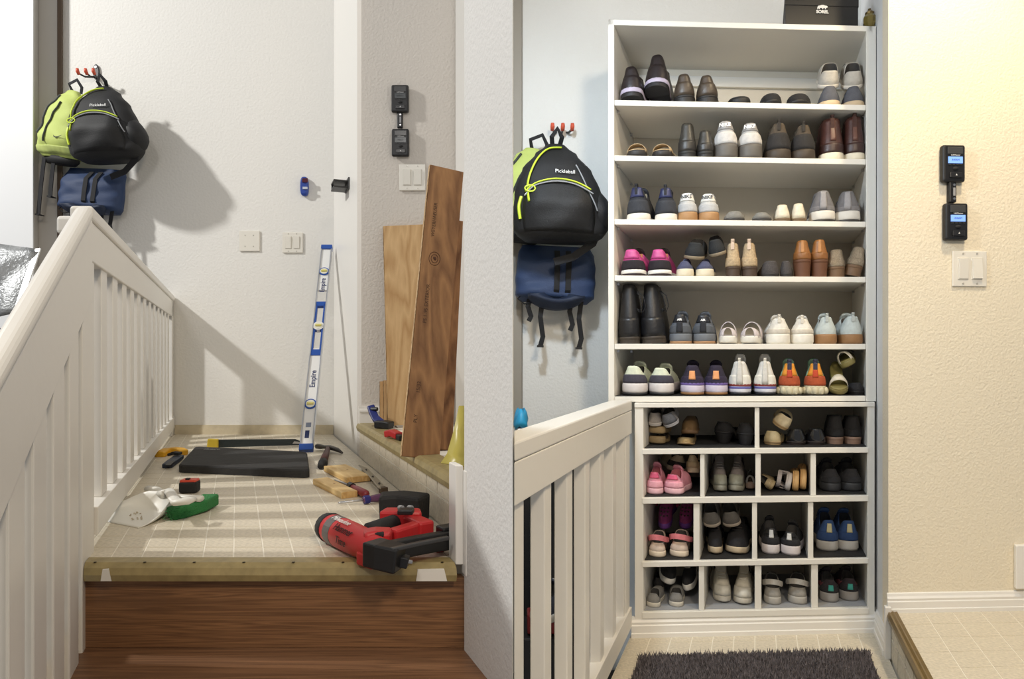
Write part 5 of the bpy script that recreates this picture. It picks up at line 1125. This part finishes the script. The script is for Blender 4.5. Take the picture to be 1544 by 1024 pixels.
# clamps on the step
e = thing('clamp', ledgeP(572,0,2.68), 'blue plastic clamp on the raised step by the baseboard', 'clamp')
bl=mat('clamp_blue',(34,44,110),0.4)
q=MB(); q.ribbon([P(559,613,2.72),P(562,622,2.70),P(567,632,2.68),ledgeP(578,0,2.66,LZ+0.014)],0.03,0.022,(0.3,-1,0.3)); q.build('jaw', bl, e, bevel=0.004)
q=MB(); q.ribbon([ledgeP(568,0,2.66,LZ+0.016),ledgeP(580,0,2.65,LZ+0.016),ledgeP(590,0,2.64,LZ+0.012)],0.05,0.03,(0,0,1)); q.build('handle', BLACK, e, bevel=0.005)
q=MB(); q.tube([P(560,617,2.70),P(569,617,2.69)],0.008,8); q.build('pad', BLACK, e)
e = thing('clamp', ledgeP(592,0,2.32), 'red handled clamp on the raised step beside planks', 'clamp')
q=MB(); q.ribbon([ledgeP(584,0,2.36,LZ+0.012),ledgeP(592,0,2.33,LZ+0.02),ledgeP(602,0,2.29,LZ+0.014)],0.03,0.024,(0,0,1)); q.build('handle', mat('clamp_red',(176,34,36),0.4), e, bevel=0.005)
q=MB(); q.ribbon([ledgeP(599,0,2.30,LZ+0.012),ledgeP(606,0,2.26,LZ+0.010)],0.02,0.018,(0,0,1)); q.build('jaw', BLACK, e, bevel=0.003)
# shavings on the step
q=MB(); R=random.Random(4)
for i in range(60):
    c_=ledgeP(R.uniform(550,600),0,R.uniform(2.2,2.8)); 
    if c_.x > KL*c_.y+0.56:
        q.box(c_+Vector((0,0,0.0012)),(R.uniform(.003,.012),R.uniform(.002,.006),0.002),Matrix.Rotation(R.uniform(0,3),3,'Z'))
o=q.build('wood_shavings', mat('shaving_dark',(88,74,54),0.8)); tag(o,'loose wood shavings on the raised step','shavings',None,'stuff')

# ------------------------------------------------------------------ left hall: things on the landing floor
def G(u,v,h=0.0): return onz(u,v,LF+h)
# kneeling pad
pd = thing('kneeling_pad', G(367,705), 'thick black foam kneeling pad on the landing floor', 'pad')
th_=0.030; c4=[G(268,701,th_),G(467,709,th_),G(463,681,th_),G(294,673,th_)]
def roundpoly(pts, r, n=5):
    out=[]; N=len(pts)
    for i in range(N):
        a,b,c=pts[i-1],pts[i],pts[(i+1)%N]; d1=(a-b).normalized()*r; d2=(c-b).normalized()*r
        for k in range(n+1):
            t=k/n; out.append((b+d1)*(1-t)**2+b*2*t*(1-t)+(b+d2)*t*t)
    return out
rp=roundpoly(c4,0.035); cen=sum(c4,Vector())/4
q=MB(); q.loft([[Vector((p.x,p.y,LF+0.001))+ (cen-p)*0.006*Vector((1,1,0)).length*0 for p in rp],[Vector((p.x,p.y,LF+0.006)) for p in rp],[Vector((p.x,p.y,LF+th_-0.005)) for p in rp],[p+(Vector((cen.x,cen.y,p.z))-p)*0.02 for p in rp]])
q.build('foam', mat('black_foam',(40,39,39),0.85,bump=0.25,bscale=120,var=0.2,vscale=20), pd, smooth=False)
tp=G(319,677.5,th_+0.0005); text_mesh('print','HUSKY',0.022,mat('pad_print',(190,190,188),0.7),pd,Matrix.Translation(-pd.location)@axes((1,-0.06,0),(0.25,1,0),tp))
# hand saw / pry bar behind the pad
sw=thing('hand_saw', G(380,676), 'long dark hand saw with yellow handle lying along the back wall', 'saw')
A_=G(312,676,0.0); B_=G(455,672.5,0.0); A_.z=B_.z=LF
d_=(B_-A_); Ls=d_.length; d_.normalize(); nrm=Vector((-d_.y,d_.x,0))
def swp(x,z,o=0): return A_+d_*x*Ls+Vector((0,0,z))+nrm*o
q=MB(); q.extr([swp(0.10,0.002),swp(0.99,0.004),swp(1.0,0.02),swp(0.93,0.034),swp(0.10,0.040)],nrm*0.004); q.build('blade', mat('saw_steel_dark',(52,60,62),0.35,0.4), sw)
q=MB(); q.extr([swp(0.0,0.001,-0.008),swp(0.12,0.001,-0.008),swp(0.12,0.042,-0.008),swp(0.01,0.045,-0.008)],nrm*0.02); q.build('handle', mat('yellow_grip',(196,170,48),0.5), sw, bevel=0.004)
q=MB(); q.extr([swp(0.90,0.012,-0.001),swp(0.985,0.010,-0.001),swp(0.975,0.02,-0.001),swp(0.92,0.024,-0.001)],nrm*-0.002); q.build('end_plate', CHROME, sw)
# yellow hand tool and blue-black one
e=thing('hand_stapler', G(262,688), 'yellow and black hand tool left of the kneeling pad', 'tool')
q=MB(); q.ribbon([G(240,686,0.010),G(250,681,0.016),G(262,679,0.020),G(271,680,0.018),G(277,683,0.012)],0.045,0.026,(0,0,1)); q.build('body', mat('tool_yellow',(214,160,36),0.45), e, bevel=0.006)
q=MB(); q.ribbon([G(254,686,0.024),G(262,683,0.032),G(272,684,0.030)],0.03,0.012,(0,0,1)); q.build('grip', BLACKR, e, bevel=0.004)
q=MB(); q.ribbon([G(268,687,0.008),G(272,689,0.006)],0.018,0.012,(0,0,1)); q.build('nose', BLACK, e)
e=thing('tool_pouch', G(268,700), 'small blue-black folding tool beside the kneeling pad', 'tool')
q=MB(); q.ribbon([G(252,703,0.008),G(259,697,0.012),G(270,689,0.012)],0.038,0.018,(0,0,1)); q.build('body', mat('dark_blue_black',(38,48,64),0.5), e, bevel=0.004)
q=MB(); q.ribbon([G(253,702,0.017),G(260,696,0.022)],0.02,0.004,(0,0,1)); q.build('clip', BLACK, e)
q=MB(); q.tube([G(246,701,0.004),G(253,702,0.006)],0.003,6); q.build('tip', mat('yellow_grip',(196,170,48)), e)
# tape measure
e=thing('tape_measure', G(281,745), 'red and black tape measure behind the dustpan', 'tape measure')
c_=G(281,745); q=MB(); q.box(c_+Vector((0,0.022,0.020)),(0.055,0.045,0.038),Matrix.Rotation(0.1,3,'Z')); q.build('case', BLACKR, e, bevel=0.008, bseg=3)
q=MB(); q.box(c_+Vector((0,0.022,0.039)),(0.050,0.040,0.010),Matrix.Rotation(0.1,3,'Z')); q.build('top_shell', mat('tape_red',(206,72,50),0.4), e, bevel=0.004)
q=MB(); q.box(c_+Vector((0,0.010,0.046)),(0.012,0.012,0.006)); q.build('lock_button', BLACK, e, bevel=0.001)
# dustpan
e=thing('dustpan', G(205,790), 'white plastic dustpan lying on the landing floor', 'dustpan')
DW=mat('dustpan_white',(228,226,218),0.35)
ax0=G(164,788); ax1=G(240,771); f_=(ax1-ax0).normalized(); sd=Vector((f_.y,-f_.x,0))
rings=[]
for k in range(13):
    x=k/12; c_=ax0+(ax1-ax0)*x; hw2=0.125*(1-0.50*x**1.6)*(1 if x<0.85 else 1-0.25*((x-0.85)/0.15)**2); hh_=0.003+0.050*x**1.7
    r=[]
    for i in range(13):
        b=math.pi*i/12; y=hw2*math.copysign(abs(math.cos(b))**0.55,math.cos(b)); z=0.003+(hh_-0.003)*(1-abs(math.sin(b))**0.5)+0.012*x*x*math.sin(b)*0
        r.append(c_+sd*y+Vector((0,0,max(z,0.003))))
    rings.append(r)
top=rings[-1]; cen_=sum(top,Vector())/13; cen_.z=LF+0.05
rings.append([p.lerp(Vector((cen_.x,cen_.y,LF+0.052)),0.5)+f_*0.012+Vector((0,0,0.35*(LF+0.052-p.z))) for p in top])
rings.append([Vector((cen_.x,cen_.y,LF+0.050))+f_*0.016+sd*0.001*(i-6) for i in range(13)])
q=MB(); q.loft(rings,False,False,closed=False); q.build('pan', DW, e, smooth=True, solid=0.003)
q=MB(); q.tube([ax1+f_*0.005+Vector((0,0,0.046)),ax1+f_*0.03+Vector((0,0,0.052)),G(266,758,0.062),G(282,755,0.066),G(292,753,0.062)],[0.020,0.014,0.014,0.017,0.010],12,0.6,(0,0,1)); q.build('handle', DW, e, smooth=True)
q=MB(); R=random.Random(5)
for i in range(16): q.box(G(R.uniform(196,214),R.uniform(772,784),0.006),(0.004,0.003,0.002),Matrix.Rotation(R.uniform(0,3),3,'Z'))
o=q.build('debris',mat('shaving_tan',(176,164,142),0.8),e); o['kind']='stuff'
e=thing('hand_brush', G(285,772), 'hand brush with green bristles and white handle behind the dustpan', 'brush')
q=MB(); q.tube([G(224,737,0.026),G(233,739,0.028),G(247,744,0.030),G(262,749,0.036),G(302,752,0.044)],[0.014,0.017,0.011,0.011,0.013],10,0.7,(0,0,1)); q.build('handle', DW, e, smooth=True)
GB=mat('green_bristle',(44,120,62),0.85,bump=0.8,bscale=300)
q=MB(); q.ribbon([G(256,776,0.012),G(275,770,0.017),G(300,762,0.020),G(318,753,0.020)],0.05,0.034,(0,0,1)); bs=q.build('bristle_block', GB, e, bevel=0.006)
q=MB(); R=random.Random(8)
pp=[G(254,778,0.012),G(275,772,0.017),G(300,763,0.020),G(318,754,0.020)]
for i in range(700):
    x=R.random()*2.999; k=int(x); c_=pp[k].lerp(pp[k+1],x-k)+Vector((R.uniform(-.01,.01),R.uniform(-.03,.03),R.uniform(-.012,.016)))
    d3=Vector((R.uniform(-1,1),R.uniform(-1.2,0.6),R.uniform(-.3,1))).normalized()*0.009; s3=d3.orthogonal().normalized()*0.001
    q.add([c_-s3,c_+s3,c_+d3],[(0,1,2)])
o=q.build('bristles', GB, e); o['kind']='stuff'
# hammer
e=thing('claw_hammer', G(490,690), 'claw hammer with dark red handle beside the spirit level', 'hammer')
q=MB(); q.tube([G(486,701,0.016),G(490,689,0.016),G(495,675,0.018)],[0.017,0.015,0.010],10); q.build('handle', mat('hammer_handle',(74,34,32),0.6), e, smooth=True)
q=MB(); q.tube([G(486,702,0.016),G(487.5,697,0.016)],0.0185,10); q.build('end_grip', BLACKR, e, smooth=True)
HS=mat('hammer_steel',(78,74,70),0.4,0.6)
q=MB(); q.tube([G(478,673,0.018),G(484,673.5,0.018),G(489,674,0.02),G(498,675,0.02),G(508,678,0.018),G(516,683,0.010)],[0.015,0.014,0.010,0.014,0.012,0.005],8,0.8,(0,0,1)); q.build('head', HS, e, smooth=True)
# off-cuts
PINE=wood('pale_pine',(196,158,96),(226,196,140),'X',8,0.12,0.6,rings=5)
def block(label,pa,pb,wid,hgt,z,mt=PINE,name='wood_offcut'):
    e=thing(name,pa,label,'wood block','wood off-cuts on landing')
    pa=Vector(pa);pb=Vector(pb);d=(pb-pa).normalized();up=Vector((0,0,1));sd=d.cross(up).normalized();up=sd.cross(d)
    M=axes(d,-sd,pa); e.rotation_euler=M.to_euler()
    L=(pb-pa).length
    q=MB(); q.box((L/2,0,hgt/2+z),(L,wid,hgt)); q.build('block',mt,e,world=False,bevel=0.0015,bseg=1)
    q=MB(); q.box((L+0.0004,0,hgt/2+z),(0.0008,wid*0.96,hgt*0.94)); q.build('end_grain',wood('pine_end',(186,146,88),(206,170,112),'Z',20,0.5,0.7),e,world=False)
    q=MB(); q.sphere((L*0.45,wid*0.1,hgt+z),(0.006,0.004,0.0006),8,4); q.build('knot',mat('knot_tan',(150,104,60),0.7),e,world=False)
    return e
block('long pale pine off-cut nearest the nail gun',G(483,729.5),G(527,751),0.052,0.020,0.0)
block('short pale pine off-cut resting beside the metal bracket',G(505,710,0.0),G(541,728,0.0),0.085,0.020,0.002)
e=thing('metal_bracket', G(560,720), 'pale slotted metal bracket lying against the step riser', 'bracket')
BM=mat('bracket_beige',(176,168,152),0.4,0.4)
q=MB(); q.ribbon([G(547,704,0.016),G(562,719,0.016),G(578,738,0.014)],0.035,0.004,(0.6,-0.2,1)); q.build('flange',BM,e)
q=MB(); q.ribbon([G(546,707,0.006),G(560,722,0.006),G(575,740,0.006)],0.022,0.004,(1,0.3,0.2)); q.build('flange',BM,e)
q=MB(); q.box(G(578,739,0.010),(0.022,0.026,0.02),Matrix.Rotation(0.6,3,'Z')); q.build('end_clip',mat('bracket_dark',(74,58,42),0.5),e,bevel=0.002)
for k in range(3):
    q=MB(); q.tube([G(552+10*k,709+10*k,0.019),G(552+10*k,709+10*k,0.0215)],0.004,8); q.build('slot',mat('slot_dark',(60,56,50),0.6),e)
# screwdrivers
def driver(label,h0,h1,tip,mt,mt2,r=0.013):
    e=thing('screwdriver',h0,label,'screwdriver','screwdrivers on landing')
    h0=Vector(h0);h1=Vector(h1);tip=Vector(tip)
    pth=[h0.lerp(h1,x) for x in (0,0.06,0.25,0.55,0.8,0.92,1)]
    q=MB(); q.tube(pth,[r*0.6,r,r,r*0.92,r*0.7,r*0.85,r*0.6],8); q.build('handle',mt,e,smooth=True)
    q=MB(); q.tube([h0.lerp(h1,0.80),h0.lerp(h1,0.98)],r*0.98,8); q.build('collar',mt2,e)
    q=MB(); q.tube([h1,h1.lerp(tip,0.9),tip],[0.0036,0.0036,0.0022],8); q.build('shaft',CHROME,e,smooth=True)
driver('screwdriver with blue and purple clear handle near nail gun',G(590,748,0.014),G(548,754,0.014),G(510,758.5,0.006),mat('clear_purple',(112,70,110),0.2,trans=0.3),mat('driver_blue',(34,34,110),0.35))
driver('red and black screwdriver behind the long pine off-cut',G(553,746,0.014),G(527,732,0.014),G(504,724,0.010),mat('driver_red',(126,36,44),0.4),BLACK)
# nail gun
e=thing('nail_gun', G(570,835), 'red and black cordless nail gun lying on the landing edge', 'nail gun')
RED=mat('gun_red',(186,40,44),0.42); 
def seg(nm,pts,w_,t_,mt,bev=0.004,up=(0,0,1),par=None):
    q=MB(); q.ribbon(pts,w_,t_,up); return q.build(nm,mt,par or e,bevel=bev)
H=0.036
b0,b1=G(497,795,H),G(575,832,H)
q=MB(); q.tube([b0.lerp(b1,x) for x in (0.0,0.06,0.12,0.5,0.75,0.9,1.0)],[0.030,0.033,0.034,0.034,0.032,0.029,0.024],18); body=q.build('motor_body',RED,e,smooth=True)
q=MB(); q.tube([b0.lerp(b1,x) for x in (-0.09,-0.06,0.03,0.05)],[0.022,0.031,0.035,0.034],18); q.build('rear_cap',BLACKR,e,smooth=True)
q=MB(); q.tube([b0.lerp(b1,x) for x in (0.13,0.26)],0.0346,18); q.build('grey_collar',mat('gun_grey',(92,86,84),0.5),body)
q=MB(); q.tube([G(556,803,0.045),G(572,796,0.05),G(590,790,0.05),G(606,785,0.046)],[0.020,0.018,0.018,0.022],12,1.1,(0,0,1)); q.build('grip',BLACKR,e,smooth=True)
seg('neck',[G(548,818,0.044),G(566,815,0.046),G(590,816,0.044)],0.05,0.05,RED,0.008)
seg('trigger_guard',[G(558,806,0.062),G(580,806,0.064)],0.018,0.012,BLACKR)
seg('arm',[G(590,814,0.040),G(615,806,0.040),G(643,797,0.038)],0.030,0.046,RED,0.006)
seg('strut',[G(600,786,0.046),G(622,790,0.046),G(644,800,0.044)],0.040,0.04,RED,0.006)
seg('battery_mount',[G(577,783,0.052),G(606,783,0.054),G(634,784,0.050)],0.045,0.048,RED,0.006)
bt=seg('battery',[G(573,766,0.045),G(604,764,0.047),G(640,768,0.045)],0.075,0.072,BLACKR,0.008)
q=MB(); q.box(G(612,771,0.088),(0.035,0.03,0.012)); q.build('latch',BLACK,bt,bevel=0.003)
for u in (602,616):
    q=MB(); q.tube([G(u,766,0.090),G(u+5,766,0.092)],0.006,8); q.build('screw_knob',CHROME,bt)
seg('head_block',[G(560,832,0.040),G(575,836,0.040),G(604,843,0.034)],0.05,0.05,BLACK,0.004)
q=MB(); q.ribbon([G(588,840,0.030),G(603,845,0.028),G(616,848,0.024)],0.024,0.022,(0,0,1)); q.build('nose_piece',BLACK,e,bevel=0.002)
q=MB(); q.tube([G(606,846,0.028),G(621,848,0.022)],0.004,6); q.build('contact_tip',CHROME,e)
seg('magazine',[G(582,832,0.036),G(630,822,0.036),G(682,813,0.036)],0.022,0.040,BLACK,0.003)
seg('magazine_rail',[G(590,829,0.058),G(630,820,0.058),G(676,811,0.058)],0.012,0.008,mat('rail_grey',(58,58,60),0.35),0.002)
seg('magazine_end',[G(662,812,0.038),G(684,808,0.038)],0.035,0.052,BLACK,0.004)
seg('front_shoe',[G(548,838,0.018),G(572,846,0.018)],0.04,0.03,RED,0.005)
seg('foot_clip',[G(656,826,0.010),G(668,824,0.010)],0.02,0.02,RED,0.003)
bx=(b1-b0).normalized(); upv=Vector((0,-0.62,0.78)); upv=(upv-bx*upv.dot(bx)).normalized()
side=bx.cross(upv); 
def onbody(x,ang,lift=0.0352):
    nrm_=(Vector((0,0,1))*math.cos(ang)+Vector((0,-1,0))*math.sin(ang)); nrm_=(nrm_-bx*nrm_.dot(bx)).normalized(); return b0.lerp(b1,x)+nrm_*lift, nrm_
INK=mat('marker_black',(24,20,20),0.6); RW_=mat('gun_white_print',(232,228,226),0.5)
for tx,x,ang,sz,mt in (('Hammer',0.50,1.05,0.024,INK),('Time',0.52,1.55,0.024,INK),('Milwaukee',0.34,0.45,0.020,RW_)):
    p_,n_=onbody(x,ang); y_=n_.cross(bx)
    text_mesh('lettering',tx,sz,mt,body,Matrix.Translation(-e.location)@axes(bx,y_,p_+n_*0.0006),shear=0.25 if mt is INK else 0.3)
# ------------------------------------------------------------------ right hall: other things
# dark garage cabinet edge and wedge of garage
sC = Rs(787,2.63)
b = cslab(Rp,sC-0.14,sC,2.625,2.638,0.15,3.2); o=b.build('garage_cabinet', mat('garage_cabinet_grey',(150,144,134),0.6)); tag(o,'grey cabinet side at the left edge of the backpack wall','cabinet')
struct('floor_garage', cslab(Rp,-1.3,-0.52,1.2,2.63,0.10,0.15), mat('garage_floor_dark',(58,56,54),0.8))
e=thing('storage_bin',(0.12,2.30,0.16),'black storage bin seen between the railing balusters','bin')
q=MB(); q.loft([[Vector((x,y,z)) for x,y in ((0.012+o_,2.14+o_),(0.235-o_,2.14+o_),(0.235-o_,2.50-o_),(0.012+o_,2.50-o_))] for o_,z in ((0.010,0.152),(0.0,1.06))]); q.build('body',BLACKR,e,bevel=0.006)
q=MB(); q.box((0.123,2.32,1.07),(0.232,0.375,0.022)); q.build('lid',BLACK,e,bevel=0.004)
e=thing('snack_bag',(0.03,2.28,1.083),'crumpled blue and white plastic bag behind the railing','bag')
q=MB(); R=random.Random(3)
q.loft([[Vector((0.030+0.026*k*math.cos(t)*(1+0.15*math.sin(3*t+z*90)),2.28+0.05*k*math.sin(t),1.083+z)) for t in [2*math.pi*i/14 for i in range(14)]] for k,z in ((0.9,0),(1.0,0.02),(0.95,0.05),(0.85,0.065))]); q.build('white_panel',mat('bag_white',(226,228,232),0.5),e,smooth=True)
q=MB(); q.loft([[Vector((0.030+0.026*k*math.cos(t)*(1+0.25*math.sin(4*t+z*60)),2.28+0.05*k*math.sin(t),1.083+z+0.008*math.sin(3*t))) for t in [2*math.pi*i/14 for i in range(14)]] for k,z in ((0.9,0.066),(1.0,0.085),(0.75,0.11),(0.5,0.125))]); q.build('blue_panel',mat('bag_blue',(40,150,200),0.45),e,smooth=True)
e=thing('toolbox',(0.09,2.0,0.16),'dark red toolbox behind the railing balusters','box')
q=MB(); q.box((0.086,2.03,0.36),(0.145,0.17,0.41)); q.build('body',mat('toolbox_black',(30,28,30),0.5),e,bevel=0.004)
q=MB(); q.box((0.09,1.99,0.60),(0.09,0.06,0.06)); q.build('tray',mat('toolbox_red',(130,34,36),0.5),e,bevel=0.006)
e=thing('work_shoe',(0.085,1.93,0.70),'dark canvas shoe behind the railing balusters','shoe')
s_,pt=make_shoe('sneaker',[(44,48,62),(186,180,168)],0.085,0.085,{'L':0.24,'sole':0.024,'lc':(150,150,150)})
e.rotation_euler=(0,0,math.radians(-20)); e.location=(0.078,1.885,0.632)
for nm,mm,mt_,smo in pt: mm.build(nm,mt_,e,smooth=smo,world=False)
# black shoe box on top
z0=SZ[0]; sa,sb=Rs(1184,T0+0.02),Rs(1294,T0+0.02)
bx_=thing('shoe_box',Rp((sa+sb)/2,T0+0.02,z0),'black shoe box with white bear logo on top of shelving','box')
slab(Rp,sa,sb,T0+0.02,T0+0.30,z0+0.0005,z0+0.105).build('box',mat('box_black',(20,20,22),0.5),bx_,bevel=0.002)
slab(Rp,sa-0.002,sb+0.002,T0+0.018,T0+0.302,z0+0.075,z0+0.110).build('lid',mat('box_black_lid',(22,22,24),0.5),bx_,bevel=0.002)
cx=Rp(Rs(1240,T0+0.018),T0+0.0172,0); zt_=Rz(12.5,0.1,T0)
wp=mat('box_white_print',(226,226,224),0.6); Mb=Matrix.Translation(-bx_.location)
text_mesh('logo_text','SOREL',0.0155,wp,bx_,Mb@axes((1,YAW,0),(0,0,1),(cx.x,cx.y,zt_)),offset=0.0006)
bear=[(-18,0),(-17,7),(-14,11),(-8,12),(-2,14),(4,14),(9,12),(13,12),(17,10),(19,7),(15,5),(12,4),(12,0),(9,0),(8,4),(3,4),(3,0),(-1,0),(-2,4),(-8,4),(-9,0),(-13,0),(-13,4),(-15,3),(-15,0)]
q=MB(); q.extr([Vector((cx.x+x*0.00105,cx.y+x*0.00105*YAW,zt_+0.0095+z*0.00105)) for x,z in bear],(0,-0.0005,0)); q.build('bear_logo',wp,bx_)
# small amber lantern
e=thing('glass_lantern',Rp(Rs(1311,T0+0.04),T0+0.04,z0),'small amber glass lantern beside the black shoe box','lantern')
def lathe(prof_,c,n=16,fac=None):
    q=MB(); q.loft([[Vector((c[0]+r*math.cos(2*math.pi*i/n),c[1]+r*math.sin(2*math.pi*i/n),c[2]+z)) for i in range(n)] for r,z in prof_]); return q
c_=Rp(Rs(1311,T0+0.04),T0+0.04,z0+0.0005)
lathe([(0.014,0),(0.017,0.006),(0.012,0.012)],c_,10).build('base',BLACK,e)
lathe([(0.012,0.012),(0.021,0.028),(0.021,0.048),(0.013,0.060)],c_,8).build('glass',mat('amber_glass',(150,132,70),0.12,trans=0.4),e)
lathe([(0.014,0.060),(0.015,0.066),(0.006,0.074),(0.005,0.080)],c_,10).build('cap',mat('lantern_brass',(120,100,60),0.35,0.7),e)
q=MB(); q.tube([c_+Vector((0.020,0,0.06)),c_+Vector((0.022,0,0.03)),c_+Vector((0.018,0,0.004))],0.0018,6); q.build('handle',BLACK,e)
# shag mat
mt=thing('door_mat',Rp(0,1.85,RF),'dark charcoal shag mat on the tiled floor','mat')
c4=[Rp(-0.375,1.60,RF+0.010),Rp(0.370,1.60,RF+0.010),Rp(0.370,2.10,RF+0.010),Rp(-0.375,2.10,RF+0.010)]
rp=roundpoly(c4,0.05); q=MB(); q.loft([[Vector((p.x,p.y,RF+0.0015)) for p in rp],rp]); q.build('backing',mat('mat_dark',(52,49,51),0.95),mt)
q=MB(); R=random.Random(11)
for i in range(15000):
    a_=R.uniform(-0.375,0.370); t_=R.uniform(1.60,2.10)
    if t_>2.06 and (a_<-0.345 or a_>0.34): 
        if math.hypot(min(abs(a_+0.335),abs(a_-0.330)),t_-2.06)>0.05: continue
    p=Rp(a_,t_,RF+0.009); h_=R.uniform(0.010,0.022); d3=Vector((R.uniform(-.5,.5),R.uniform(-.5,.5),1)).normalized()*h_
    s3=Vector((math.cos(i),math.sin(i),0))*0.0022; s4=Vector((-math.sin(i),math.cos(i),0))*0.0022
    q.add([p+s3,p-s3*0.5+s4,p-s3*0.5-s4,p+d3],[(0,1,3),(1,2,3),(2,0,3)])
o=q.build('pile',mat('mat_pile',(104,97,98),0.95,var=0.5,vscale=90),mt); o['kind']='stuff'
